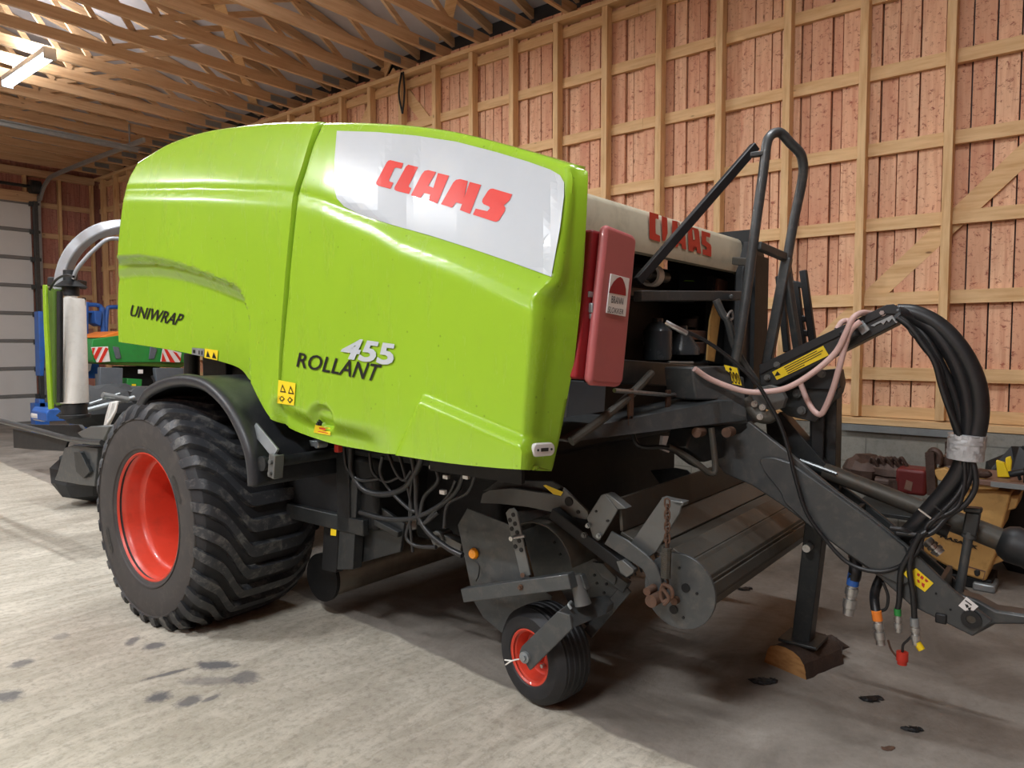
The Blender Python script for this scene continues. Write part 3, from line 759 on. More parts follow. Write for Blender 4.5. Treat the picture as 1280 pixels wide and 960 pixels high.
# ------------------------------------------------------------------ mudguard
gp = [(m_[1], m_[2]) for m_ in [toM(Wp(x, y, -1.40)) for x, y in catmull([Vector((x, y, 0)) for x, y in [(170,505),(180,490),(196,479),(213,473),(235,471),(258,479),(282,502),(299,532),(310,562),(315,590),(316,607)]], 4) for x, y in [(x, y)]]] if False else None
gpx = catmull([Vector((x, y, 0)) for x, y in [(172,503),(181,489),(196,479),(213,473),(235,472),(258,480),(282,504),(299,534),(310,564),(314,590),(315,608)]], 4)
gp = [toM(Wp(v.x, v.y, -1.51))[1:] for v in gpx]
m = MB(); rings = []
for i, (s, z) in enumerate(gp):
    a = gp[max(0, i-1)]; b = gp[min(len(gp)-1, i+1)]; tx, tz = b[0]-a[0], b[1]-a[1]; L = math.hypot(tx, tz); nx, nz = tz/L, -tx/L
    if (nx*(s+.10)+nz*(z-.60)) < 0: nx, nz = -nx, -nz
    row = []
    for w, o_ in ((-1.495,-.045),(-1.51,-.03),(-1.515,-.008),(-1.505,.008),(-1.485,.012),(-1.45,.0),(-1.41,.0),(-.84,.0),(-.80,-.01)):
        row.append(mw(w, s+nx*o_, z+nz*o_))
    rings.append(row)
m.loft(rings, closed=False, caps=False)
mg = link('mudguard', m, M['guard'], baler, solid=.008, angle=60)
m = MB()
s, z = gp[-1]
m.prism([mw(-1.51, s, z-.005), mw(-.80, s, z-.005), mw(-.80, s+.03, z-.012), mw(-1.49, s+.03, z-.012)], Vector((0,0,.02))); link('mudguard_edge', m, M['guard'], mg, bevel=.004)
a, b = Wp(318, 534, -1.43), Wp(345, 567, -1.45)
m = MB(); m.bar(a, b, .05, .012, -N+Vector((0,0,.3))); m.cyl(a-N*.02, a+N*.01, .006, 8); link('bracket', m, M['galv'], mg, bevel=.004, label='light grey bracket strap')
a, b = Wp(344, 568, -1.46), Wp(342, 597, -1.46)
m = MB(); m.bar(a, b, .055, .03, -N); m.bar(a-U*.03+N*.0, b-U*.03, .012, .05, -N); m.cyl(a+(b-a)*.3-N*.03, a+(b-a)*.3+N*.02, .012, 10); m.cyl(a+(b-a)*.8-N*.03, a+(b-a)*.8+N*.02, .01, 10)
link('clamp', m, M['grey_l'], mg, bevel=.004)
a = Wp(338, 578, -1.43); m = MB(); m.cyl(a-N*.03, mw(-.85, toM(a)[1], toM(a)[2]), .026, 20); m.cyl(a-N*.05, a-N*.03, .035, 20); link('mounting_tube', m, M['grey_d'], mg)
a = Wp(411, 573, -.95); m = MB(); m.box(a, (.05,.06,.14), (N,U,Vector((0,0,1)))); link('clamp', m, M['grey_l'], mg, bevel=.006)
Zv = Vector((0,0,1))
def Wl(pts, w): return [Wp(x, y, w) for x, y in pts]
def plate(name, pts, w, th, mat, parent=None, bevel=.003, **k):
    m = MB(); m.prism(Wl(pts, w), N*th); return link(name, m, mat, parent or baler, bevel=bevel, **k)
def bolts(pts, w, r, mat, parent, name='bolt', h=.012):
    for x, y in pts:
        p = Wp(x, y, w); m = MB(); m.cyl(p+N*.01, p-N*h, r*.8, 6); m.cyl(p+N*.01, p-N*h*.25, r*1.2, 14); link(name, m, mat, parent, smooth=False)
def hole(pts, w, r, parent):
    for x, y in pts:
        p = Wp(x, y, w); m = MB(); m.cyl(p+N*.004, p-N*.0025, r, 16); link('hole', m, M['innards'], parent)
# ---- chamber and chassis
m = MB(); m.mbox(-1.02, 1.02, -2.05, .2, .98, 2.02); m.mbox(-1.02, 1.02, -1.40, .2, .62, .99); m.mbox(-.66, 1.3, -1.90, -1.3, .50, 1.05); m.mbox(-.98, .98, -1.9, .7, 1.7, 2.2)
ch = link('bale_chamber', m, M['innards'], baler, bevel=.03)
for s_ in (-1.2,-.65,-.1):
    m = MB(); m.mbox(-1.06, -1.02, s_-.05, s_+.05, .60, 1.9); link('chamber_rib', m, M['innards'], ch, bevel=.006)
m = MB(); m.mbox(-1.06, -1.02, -1.35, .2, .60, .68); link('chamber_rib', m, M['grey_d'], ch, bevel=.006)
# frame post with yellow sticker ahead of the wheel
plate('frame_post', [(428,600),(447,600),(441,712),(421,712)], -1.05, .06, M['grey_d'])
plate('frame_post', [(408,590),(428,598),(420,716),(402,712)], -1.0, .05, M['innards'])
decal('yellow_sticker', [[(414,653),(421,653),(420,670),(413,669)]], lambda x, y: Wp(x, y, -1.055), M['yellow'], baler, 20)
plate('side_plate', [(455,625),(470,630),(505,655),(500,690),(445,705),(445,640)], -.98, .02, M['grey_d'])
m = MB(); m.bar(Wp(443,638,-1.0), Wp(500,668,-1.0), .03, .03); link('brace_bar', m, M['grey_d'], baler, bevel=.004)
# wide steel roller lying across the machine under the chamber
def cross_cyl(name, x, y, w0, w1, r, mat, parent=None, n=40, **k):
    _, s, z = toM(Wp(x, y, w0)); m = MB(); m.cyl(mw(w0, s, z), mw(w1, s, z), r, n); return link(name, m, mat, parent or baler, **k)
_r = cross_cyl('bottom_roller', 402, 722, -.86, .95, .12, M['rollersteel'], label='dull steel roller across the underside')
cross_cyl('roller_end', 402, 722, -.885, -.862, .135, M['innards'])
m = MB(); a = toM(Wp(553, 672, -.86)); m.cyl(mw(-.90, a[1], a[2]), mw(-.82, a[1], a[2]), .04, 20); m.bar(mw(-.86, a[1], a[2]), mw(-.86, a[1]-.14, a[2]-.03), .05, .06); m.cyl(mw(-.92, a[1], a[2]), mw(-.90, a[1], a[2]), .02, 10)
link('cylinder_eye', m, M['grey_l'], baler, bevel=.004)
m = MB(); m.cyl(Wp(565, 676, -.84), Wp(600, 690, -.78), .035, 20); link('lift_cylinder', m, M['grey_l'], baler)
# axle
m = MB(); m.mbox(-.85, .85, -.17, -.03, .52, .68); link('axle', m, M['grey_d'], baler, bevel=.01)
m = MB(); m.mbox(-.82, -.74, -.6, .15, .45, 1.2); m.mbox(.74, .82, -.6, .3, .45, 1.2); link('axle_carrier', m, M['innards'], baler, bevel=.02)
# vertical cylinder and orange parts glimpsed between guard and rear hood
m = MB(); m.cyl(Wp(240, 442, -.9), Wp(240, 474, -.9), .05, 20); link('damper', m, M['black'], baler)
for (x0, y0, x1, y1) in ((262,463,276,475),(282,464,300,474)):
    m = MB(); a, b = Wp(x0, y0, .4), Wp(x1, y1, .4); m.box((a+b)/2, (.05, abs((b-a).dot(U))+.02, abs(b.z-a.z)+.02), (N, U, Zv)); link('side_beacon_bracket', m, M['orange'], baler, bevel=.01)
for x in (262, 268, 275): 
    m = MB(); m.tube([Wp(x, 448, -.95), Wp(x-2, 462, -.95), Wp(x+1, 478, -.95)], .008, 8); link('hydraulic_hose', m, M['hose'], baler)
plate('frame_link', [(300,462),(318,470),(268,482),(285,470)], -.9, .04, M['black'])
# side hoses hanging under the front hood
def hose(pts, r, mat=None, w=None, name='hydraulic_hose', parent=None, n=10):
    m = MB(); P = [Wp(p[0], p[1], p[2] if len(p) > 2 else w) for p in pts]; m.tube(P, r, n); return link(name, m, mat or M['hose'], parent or baler, angle=60)
for pts, r in (([(438,560),(440,590),(455,612),(480,618),(505,610),(520,590),(530,565)], .015), ([(430,560),(434,585),(450,600),(475,598)], .010),
               ([(478,570),(476,592),(490,615),(510,635),(520,640)], .010), ([(514,565),(520,600),(522,640),(535,665),(560,685),(578,694)], .013),
               ([(580,592),(570,615),(545,635),(515,648),(480,648),(450,640)], .012), ([(500,570),(508,600),(515,640),(508,670),(520,682),(545,684)], .009),
               ([(486,568),(495,590),(505,600),(515,588)], .009), ([(570,600),(560,620),(530,655),(548,640)], .009), ([(516,590),(512,640),(516,690)], .007), ([(595,590),(585,615),(560,630),(555,660)], .008), ([(462,566),(466,590),(482,602),(500,596)], .008), ([(540,575),(548,600),(530,622),(524,655)], .010)):
    hose([(x, y, -1.12) for x, y in pts], r)
for (x, y) in ((541,584),(555,587),(558,596),(554,615),(583,596)):
    p = Wp(x, y, -1.13); m = MB(); m.box(p, (.02,.03,.02), (N,U,Zv)); link('hose_fitting', m, M['steel'] if y != 615 else M['whitelens'], baler, bevel=.003)
m = MB(); p = Wp(423, 560, -1.2); m.box(p, (.03,.03,.04), (N,U,Zv)); link('red_coupling', m, M['red_dull'], baler, bevel=.005)
m = MB(); p = Wp(401, 555, -1.15); m.cyl(p-N*.03, p+N*.03, .02, 12); m.box(p+Vector((0,.05,0)), (.04,.06,.03)); link('valve_block', m, M['galv'], baler, bevel=.003)
# ---- cream front hood, swept right across the machine
s0 = -2.42; pf = []
zb, zt = toM(Sp(940,303,s0))[2], 0
zlo = toM(Sp(930,338,s0))[2]
prof = [(s0+.05, zlo-.02), (s0, zlo-.02), (s0-.006, zlo+.02), (s0, zb-.03), (s0+.006, zb-.012), (s0+.022, zb+.002), (s0+.06, zb+.010), (s0+.2, zb+.028), (s0+.5, zb+.05), (s0+1.1, zb+.07), (s0+1.1, zb+.05), (s0+.5, zb+.03), (s0+.2, zb+.005), (s0+.06, zb-.015), (s0+.02, zlo)]
m = MB(); ws = [-1.2+2.5*i/12 for i in range(13)]
m.loft([[mw(w, s+.10*max(0,(abs(w)-1.15))*4*(abs(w)>1.15), z-.03*(max(0,(abs(w)-1.1))*5)) for s, z in prof] for w in ws])
hd = link('front_roof_hood', m, M['cream'], baler, angle=40, label='cream front hood cover')
CL2 = [[(150,125),(298,168),(298,250),(262,232),(246,246),(252,470),(266,484),(322,510),(322,606),(190,570),(152,548)],
       [(345,190),(435,222),(444,470),(400,585),(358,590)],
       [(515,260),(590,275),(632,300),(640,360),(720,420),(742,730),(672,712),(664,640),(616,622),(610,686),(530,668),(520,640),(512,500)],
       [(765,350),(930,400),(945,440),(978,800),(912,778),(905,690),(852,668),(846,765),(776,745)],
       [(985,425),(1128,470),(1122,540),(1060,520),(1058,590),(1130,650),(1144,690),(1140,845),(1005,805),(1000,720),(1064,735),(1068,695),(990,640)]]
decal('brand_lettering', [Z(q, 800, 255, 12.8) for q in CL2], lambda x, y: Sp(x, y, s0-.009), M['red_dull'], hd, 8, 'dull red lettering')
decal('letter_gap', [Z(q, 800, 255, 12.8) for q in ([(838,410),(858,412),(880,570),(850,572)],[(600,300),(618,300),(640,480),(612,490)])], lambda x, y: Sp(x, y, s0-.011), M['cream'], hd, 8)
# right end: black lining plate standing just inside the right hood
edge = [(940,300),(950,306),(956,318),(958,340),(955,380),(950,420),(944,462),(925,462),(930,338)]
m = MB(); m.prism([Sp(x, y, -2.47) for x, y in edge], U*.06); link('end_lining', m, M['black'], baler, bevel=.012)
m = MB(); m.mbox(1.13, 1.15, -2.50, -1.9, .95, 2.26); m.mbox(1.12,1.36,-2.50,-2.48,1.05,2.1)
link('inner_lining', m, M['innards'], baler)
m = MB(); m.mbox(-1.15, -1.13, -2.40, -1.9, 1.0, 2.26); link('inner_lining', m, M['innards'], baler)
# front cavity contents
m = MB()
for (a, b, c, d_) in ((885,345,905,455),): m.prism([Sp(892,345,-2.30), Sp(915,350,-2.30), Sp(908,455,-2.30), Sp(885,455,-2.30)], U*.04)
link('door_post', m, M['grey_d'], baler, bevel=.004)
m = MB(); m.prism([Sp(x, y, -2.33) for x, y in ((895,372),(902,385),(893,452),(884,450),(888,400))], U*.01); link('yellow_marking', m, M['yellow_m'], baler)
m = MB(); m.prism([Sp(x, y, -2.32) for x, y in ((899,348),(912,352),(910,366),(897,365))], U*.03); link('latch_plate', m, M['brownplate'], baler, bevel=.004)
for poly in (((861,412),(888,414),(886,426),(860,424)),((859,427),(886,428),(883,443),(858,441))):
    m = MB(); m.prism([Sp(x, y, -2.28) for x, y in poly], U*.06); link('control_box', m, M['brownplate'], baler, bevel=.006)
a = Sp(812, 344, -2.25); m = MB(); m.lathe([(.045,0),(.06,0),(.06,.06),(.045,.06)], a, N, 28, True); link('net_roll_core', m, M['film'], baler)
m = MB(); m.cyl(a-N*.15, a+N*.2, .03, 16); link('net_shaft', m, M['grey'], baler)
p = Sp(822, 425, -2.25); m = MB(); m.lathe([(.0001,-.11),(.075,-.11),(.08,-.09),(.08,.05),(.05,.09),(.03,.10),(.03,.12),(.0001,.12)], p, Zv, 24); link('oil_bottle', m, M['bottle'], baler)
p = Sp(853, 422, -2.25); m = MB(); m.lathe([(.0001,-.1),(.10,-.1),(.10,-.06),(.03,.04),(.03,.07),(.0001,.07)], p, Zv, 24); link('funnel', m, M['bottle'], baler)
p = Sp(862, 405, -2.2); m = MB(); m.cyl(p-Zv*.02, p+Zv*.03, .05, 16); m.cyl(p+N*.09-Zv*.05, p+N*.09+Zv*.05, .02, 12); link('pump', m, M['grey'], baler)
m = MB(); m.mbox(-.9, .9, -2.2, -2.1, 1.80, 1.86); link('inner_crossbar', m, M['grey_d'], baler, bevel=.01)
m = MB(); m.mbox(-.8, .9, -2.3, -2.08, 1.40, 1.44); link('inner_shelf', m, M['grey_d'], baler, bevel=.01)
# slanted bars and main rail of the front
m = MB(); m.bar(Sp(797,370,-2.62), Sp(922,370,-2.80), .05, .045); m.cyl(Sp(914,371,-2.83), Sp(914,371,-2.78), .012, 8); link('guard_rail', m, M['grey'], baler, bevel=.006)
m = MB(); a, b = Wp(797,352,-.62), Wp(944,183,-.12); m.bar(a, b, .035, .04); link('ladder_strut', m, M['black'], baler, bevel=.005)
# shelf beam under the cavity
m = MB(); m.prism([Sp(x, y, -2.60) for x, y in ((776,449),(868,456),(871,484),(775,480))], U*.18); link('front_beam', m, M['grey_d'], baler, bevel=.006)
m = MB(); m.tube([Sp(x, y, -2.64) for x, y in ((836,453),(852,453.5),(866,453.5))], .006, 8, 0); link('bright_edge', m, M['galv'], baler)
m = MB(); m.tube([Wp(814,467,-.55), Wp(790,492,-.75), Wp(755,522,-1.0), Wp(714,552,-1.15)], .018, 10); link('tan_pipe', m, M['dusty'], baler)
m = MB(); m.tube([Sp(x, y, -2.68) for x, y in ((768,488),(835,494),(858,492),(862,488),(866,466))], .009, 8, 0); link('bright_hook_rod', m, M['steel'], baler)
for x in (788, 835):
    p = Sp(x, 494, -2.68); q = Sp(x, 512, -2.68); m = MB(); m.box((p+q)/2, (.035,.012,.11)); m.tube([q, q-Zv*.05+N*.02, q-Zv*.09, q-Zv*.05-N*.02, q], .004, 6); link('hanging_clip', m, M['rust'], baler, bevel=.002)
m = MB(); m.prism([Sp(x, y, -2.3) for x, y in ((712,475),(758,478),(755,530),(708,528))], U*.05); link('side_cover', m, M['slate'], baler, bevel=.006)
m = MB(); m.prism([Sp(x, y, -2.36) for x, y in ((703,497),(712,492),(707,528),(698,528))], U*.03); link('hinge_strip', m, M['galv'], baler, bevel=.004)
# main transverse beam reaching to the drawbar
A1 = [Wp(706,548,-1.12), Wp(925,500,-.18)]; A2 = [Wp(706,556,-1.12), Wp(928,526,-.18)]
m = MB(); m.prism([Wp(700,549,-1.15), Wp(735,530,-1.0), Wp(860,510,-.45), Wp(905,500,-.30), Wp(930,500,-.18), Wp(937,528,-.18), Wp(905,529,-.30), Wp(715,553,-1.12)], U*.22)
link('drawbar_crossbeam', m, M['grey'], baler, bevel=.012)
m = MB(); m.prism([Wp(855,515,-.40), Wp(880,495,-.30), Wp(905,470,-.25), Wp(930,470,-.2), Wp(936,530,-.18), Wp(860,534,-.42)], U*.10); link('gusset', m, M['grey'], baler, bevel=.008)
m = MB(); m.prism([Wp(866,459,-.40), Wp(905,458,-.22), Wp(925,458,-.2), Wp(930,500,-.2), Wp(870,500,-.38)], U*.14); link('valve_housing', m, M['grey'], baler, bevel=.008)
yp = [(905,456),(921,460),(927,482),(912,479)]
m = MB(); m.prism(Wl(yp, -.235), N*.004); sp_ = link('speed_plate', m, M['yellow'], baler, label='yellow plate reading 1000')
decal('plate_text', text_mesh('1000', ((911.5,478),(926,481),(922,466),(908,463)), .0, 1.0), lambda x, y: Wp(x, y, -.238), M['blackink'], sp_)
decal('plate_text', [[(911,461),(913,459),(915,462),(913,464)]], lambda x, y: Wp(x, y, -.238), M['blackink'], sp_)
# dark plate below the crossbeam with rusty pins and bent pipe
m = MB(); m.prism([Wp(865,535,-.40), Wp(932,527,-.19), Wp(936,540,-.17), Wp(905,548,-.2), Wp(905,572,-.2), Wp(880,578,-.3), Wp(858,560,-.45)], U*.10); link('pin_plate', m, M['grey_d'], baler, bevel=.006)
for x in (874, 911):
    p = Wp(x, 540, -.30 if x > 900 else -.42); m = MB(); m.cyl(p-N*.03, p+N*.03, .022, 16); link('rusty_pin', m, M['rust'], baler)
m = MB(); m.tube([Wp(835,558,-.5), Wp(850,565,-.45), Wp(872,580,-.42), Wp(886,591,-.38), Wp(894,588,-.36), Wp(892,560,-.36), Wp(889,535,-.36)], .014, 10, 3); link('bent_pipe', m, M['dusty'], baler)
m = MB(); m.tube([Wp(790,540,-.6), Wp(800,558,-.6), Wp(835,560,-.5), Wp(862,578,-.4), Wp(880,585,-.36)], .010, 8); link('hydraulic_hose', m, M['hose'], baler)
m = MB(); m.prism([Sp(x, y, -2.15) for x, y in ((829,545),(835,545),(848,552),(860,556),(862,562),(840,558),(836,566),(827,562))], U*.02); link('white_label_strip', m, M['whitelens'], baler)
# ---- fire extinguisher box : its own thing
S1 = -2.74
lid = [(757,282),(761,281),(791,293),(796,299),(779,478),(774,484),(742,482),(737,476)]
bx_o = Sp(750, 484, -2.6)
fb = empty('fire_extinguisher_box', bx_o, 'tall pinkish red fire extinguisher box with a white sign on the front of the baler', 'extinguisher box')
m = MB(); m.prism([Sp(x+1, y, S1) for x, y in lid], U*.035); lid_o = link('lid', m, M['pinkred'], fb, bevel=.018, seg=4)
m = MB(); m.prism([Sp(x, y, S1+.035) for x, y in ((741,286),(790,300),(772,476),(720,473))], U*.19); link('box_body', m, M['darkred'], fb, bevel=.012, seg=3)
m = MB(); p = Sp(738,385,S1+.034); m.box(p, (.02,.03,.035)); m.box(p-Zv*.03, (.012,.02,.02)); link('latch', m, M['galv'], fb, bevel=.004)
m = MB(); p = Sp(738,368,S1+.034); m.box(p, (.03,.01,.02)); link('strap_plate', m, M['galv'], fb, bevel=.003)
sgn = [(762.5,342),(786,348),(781,396),(757,391)]
m = MB(); m.prism([Sp(x, y, S1-.001) for x, y in sgn], -U*.004); sg = link('sign_plate', m, M['whitelens'], fb, bevel=.0015)
dome = [Z([(203,440),(225,370),(260,310),(300,268),(340,250),(370,275),(392,330),(408,400),(408,478)], 740, 320, 9.6)]
decal('fire_symbol', dome, lambda x, y: Sp(x, y, S1-.0065), M['darkred'], sg, 6)
decal('sign_text', text_mesh('BRANN', ((764,378.5),(778.5,381),(780,372.5),(765,369.5)), .0, 1.05), lambda x, y: Sp(x, y, S1-.0065), M['blackink'], sg)
decal('sign_text', text_mesh('SLUKKER'.replace('U','O'), ((759.5,390.5),(779,393),(780,387),(761,383)), .0, 1.05), lambda x, y: Sp(x, y, S1-.0065), M['blackink'], sg)
# ---- ladder hoop
lp = [(919,452,-.22),(929,395,-.22),(938,330,-.20),(947,265,-.19),(954,215,-.18),(958,182,-.17),(962,171,-.15),(969,166,-.12),(977,167,-.09),(988,179,-.05),(999,190,-.01),(1003,200,.02),(1004,216,.04),(1000,240,.05),(994,268,.05),(988,300,.05),(984,325,.05)]
hp = MB(); hp.tube([Wp(*q) for q in lp], .0215, 12, 3); link('access_hoop', hp, M['grey'], baler)
m = MB(); m.bar(Wp(984,322,.05), Wp(959,455,.05), .045, .04); m.bar(Wp(981,330,.05), Wp(998,440,.15), .035, .035); link('hoop_leg', m, M['grey'], baler, bevel=.006)
m = MB(); m.bar(Wp(947,307,-.19), Wp(982,322,.05), .035, .035); link('hoop_rung', m, M['grey'], baler, bevel=.005)
m = MB(); m.bar(Wp(938,194,-.2), Wp(954,192,-.18), .035, .02); link('strut_bracket', m, M['grey'], baler, bevel=.004)
m = MB(); m.bar(Sp(918,326,-2.46), Sp(936,328,-2.62), .03, .045); m.cyl(Sp(921,326,-2.49), Sp(921,326,-2.44), .012, 8); link('hood_bracket', m, M['grey_l'], baler, bevel=.006)
m = MB(); m.tube([Wp(895,375,-.30), Wp(903,392,-.28), Wp(910,402,-.26), Wp(917,430,-.2), Wp(930,455,-.15), Wp(946,478,-.1)], .017, 10); link('bent_rod', m, M['grey'], baler)
m = MB(); p = Wp(909,397,-.30); m.tube([p, p+Vector((.02,0,.02)), p+Vector((.05,0,.03)), p+Vector((.06,0,.0)), p+Vector((.03,0,-.01))], .005, 6); link('lynch_pin', m, M['steel'], baler)
# folded ladder on the far side
for a, b in (((974,345),(984,440)),((984,330),(999,438)),((994,352),(1004,432)),((1004,338),(1016,428))):
    m = MB(); m.bar(Wp(*a,.45), Wp(*b,.45), .034, .034); link('ladder_rail', m, M['black'], baler, bevel=.005)
for a, b in (((990,354),(1009,358)),((994,396),(1013,400)),((996,414),(1015,418))):
    m = MB(); m.bar(Wp(*a,.45), Wp(*b,.45), .03, .03); link('ladder_rung', m, M['black'], baler, bevel=.005)
# ---- hose arm
ay = [(948,462),(963,453),(1108,382.5),(1115,381),(1125,388),(1127,399),(1119,406),(1040,446),(972,482),(950,483)]
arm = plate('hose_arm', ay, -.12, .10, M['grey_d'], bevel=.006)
m = MB(); m.prism(Wl([(949,456),(1108,381),(1117,380),(1128,388),(1126,393),(1108,392),(1032,428),(950,468)], -.13), N*.004); link('arm_flange', m, M['black'], arm, bevel=.002)
yl = [(965,465),(1029,432),(1036,444),(971,475)]
decal('warning_label', [yl], lambda x, y: Wp(x, y, -.127), M['yellow'], arm, 20, 'yellow warning label')
tri = [[(968,470.5),(971.5,464),(976,468.5)]]
decal('label_text', tri+[[(979+i*.0, 461+0)]+[(979,459.5),(1028,436),(1028.7,437.3),(979.7,461)]][1:] if False else tri, lambda x, y: Wp(x, y, -.1285), M['blackink'], arm, 20)
for k, (f0, f1) in enumerate(((.22,.86),(.22,.95),(.22,.90),(.22,.55))):
    o = 1.6+2.5*k
    a = (965+64*f0+o*.58, 465-33*f0+o*.95); b = (965+64*f1+o*.58, 465-33*f1+o*.95)
    decal('label_text', [[a, b, (b[0]+.45, b[1]+.9), (a[0]+.45, a[1]+.9)]], lambda x, y: Wp(x, y, -.1285), M['blackink'], arm, 8)
cb = [(1088,407),(1115,394),(1122,403),(1120,404),(1115,398),(1111,403),(1108,400),(1104,406),(1101,403),(1095,406),(1093,408)]
plate('hose_comb', cb, -.128, .004, M['galv'], arm, bevel=0)
bolts([(1103,391)], -.125, .012, M['steel'], arm); bolts([(971,456),(959,472)], -.13, .012, M['grey_l'], arm)
m = MB(); m.bar(Wp(1053,422,-.16), Wp(1072,412,-.16), .05, .06, -N); link('hose_clamp', m, M['black'], arm, bevel=.01)
m = MB(); m.bar(Wp(1073,413,-.145), Wp(1083,406,-.145), .05, .01, -N); link('clamp_tab', m, M['galv'], arm, bevel=.002)
# pale pink hose looped round the arm
hose([(868,461,-.42),(890,475,-.35),(930,489,-.28),(965,489,-.25),(990,482,-.24),(1020,463,-.22),(1045,440,-.20),(1058,415,-.20),(1066,398,-.19),(1078,391,-.14),(1092,393,-.06)], .0125, M['pinkhose'])
hose([(1076,402,-.19),(1064,412,-.19),(1057,430,-.18),(1049,460,-.18),(1040,490,-.16),(1030,513,-.14),(1024,518,-.13),(1016,512,-.12),(1008,498,-.10),(1001,480,-.06)], .0125, M['pinkhose'])
hose([(1046,412,-.06),(1052,403,-.04),(1060,401,-.02),(1068,404,-.06)], .0125, M['pinkhose'])
# dark link plates and swivel around the arm foot
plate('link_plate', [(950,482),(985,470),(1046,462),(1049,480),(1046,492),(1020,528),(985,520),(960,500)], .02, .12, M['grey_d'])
plate('link_head', [(1002,465),(1043,461),(1050,463),(1050,484),(1045,487),(1005,486)], .0, .05, M['black'])
bolts([(1027,467),(996,492),(1002,513)], -.0, .016, M['grey_l'], baler)
plate('swivel_disc', [(935,495),(945,485),(962,481),(975,485),(982,498),(978,510),(965,514),(945,508)], -.16, .04, M['grey_l'])
m = MB(); m.tube([Wp(932,498,-.17), Wp(938,508,-.17), Wp(948,520,-.17), Wp(960,522,-.17), Wp(967,518,-.17)], .028, 12); link('cast_knuckle', m, M['dusty'], baler)
bolts([(943,505),(953,509),(950,521)], -.2, .012, M['steel'], baler)
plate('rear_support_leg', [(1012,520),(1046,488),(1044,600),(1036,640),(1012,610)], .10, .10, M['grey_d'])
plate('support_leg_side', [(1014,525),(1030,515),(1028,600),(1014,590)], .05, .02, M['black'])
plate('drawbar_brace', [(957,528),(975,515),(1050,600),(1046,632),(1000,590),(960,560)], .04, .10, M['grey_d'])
m = MB(); m.tube([Wp(1000,575,-.02), Wp(1046,592,-.02)], .008, 8, 0); link('brace_edge', m, M['galv'], baler)
# ---- drawbar
db = [(903,530),(937,527),(993,571),(1043,612),(1082,640),(1131,680),(1152,700),(1195,741),(1241,777),(1216,796),(1138,757),(1099,722),(1057,692),(1011,657),(975,630),(940,607),(905,592),(893,575),(900,550)]
dbar = plate('drawbar_plate', db, -.18, .025, M['grey'], bevel=.006)
rf = [(949,577),(951,573),(957,571.5),(968,572),(986,578),(1010,594),(1043,617),(1088,650),(1131,684),(1137,700),(1139,722),(1134,730),(1122,730),(1099,719),(1057,691),(1011,657),(980,628),(975,615),(955,590)]
plate('reinforcement_plate', rf, -.198, .018, M['grey'], dbar, bevel=.005)
plate('drawbar_plate', [(x+28*0, y) for x, y in [(993,560),(1043,600),(1082,628),(1131,668),(1160,695),(1205,735),(1241,765),(1245,778),(1216,790),(1131,740),(1043,670),(980,620)]], .10, .025, M['grey_d'], bevel=.006)
m = MB()
for (x, y) in ((1000,615),(1060,660),(1120,705),(1175,745)):
    m2 = MB(); p = Wp(x, y, -.16); m2.bar(p, p+N*.26, .12, .02, U); link('drawbar_web', m2, M['grey_d'], baler, bevel=.004)
tg = [(1195,741),(1222,750),(1245,763),(1285,769),(1340,772),(1340,784),(1285,781),(1244,781),(1216,796)]
plate('hitch_tongue', tg, -.10, .09, M['grey'], bevel=.01)
p = Wp(1214,774,-.185); m = MB(); m.lathe([(.016,0),(.034,0),(.034,.012),(.016,.012)], p+N*.004, -N, 24, True); link('hitch_ring', m, M['black'], baler)
m = MB(); m.cyl(p+N*.02, p-N*.003, .022, 20); link('hitch_pin', m, M['dusty'], baler)
decal('yellow_triangle_label', [[(1129,717),(1136,710),(1139,719),(1138,727)]], lambda x, y: Wp(x, y, -.203), M['yellow'], dbar, 20)
decal('yellow_square_label', [[(1141,713),(1145,710),(1167,729),(1156,740),(1142,730)]], lambda x, y: Wp(x, y, -.184), M['yellow'], dbar, 20)
decal('label_print', [[(1147,716),(1150,718),(1149,721),(1146,719)],[(1152,719),(1155,722),(1153,725),(1150,722)],[(1146,724),(1149,725),(1150,729),(1147,728)],[(1157,723),(1161,727),(1158,728),(1156,726)],[(1152,728),(1156,730),(1155,735),(1152,732)]], lambda x, y: Wp(x, y, -.1855), M['red_dull'], dbar, 20)
decal('white_diamond_label', [[(1198,757),(1208,746),(1223,758),(1212,768)]], lambda x, y: Wp(x, y, -.184), M['whitelens'], dbar, 20)
decal('diamond_print', [[(1207,750),(1215,756),(1214,757),(1206,751)],[(1206,755),(1210,756),(1211,759),(1208,760)],[(1210,760),(1214,759),(1213,763),(1210,762)]], lambda x, y: Wp(x, y, -.1855), M['blackink'], dbar, 20)
for (x, y) in ((1170,742),(1188,762),(1176,774)): hole([(x, y)], -.181, .004, dbar)
m = MB(); p = Wp(1177,772,-.17); m.box(p, (.04,.04,.04)); link('stop_block', m, M['black'], baler, bevel=.006)
# jack
jt, jb = Wp(1022,640,.10), Wp(1004,790,.19)
m = MB(); m.bar(Vector((jb.x, jb.y, .12))+(jt-jb)*1.0, Vector((jb.x, jb.y, .12)), .085, .085); jk = link('jack_leg', m, M['grey_d'], baler, bevel=.006)
p = Vector((jb.x, jb.y, .13)); m = MB(); m.bx(p.x-.09, p.x+.09, p.y-.09, p.y+.09, .115, .13); link('jack_foot', m, M['grey_d'], jk, bevel=.004)
JP = p
m = MB(); q = Wp(1010,684,.05); m.cyl(q-N*.03, q+N*.05, .018, 12); link('jack_pin', m, M['steel'], jk)
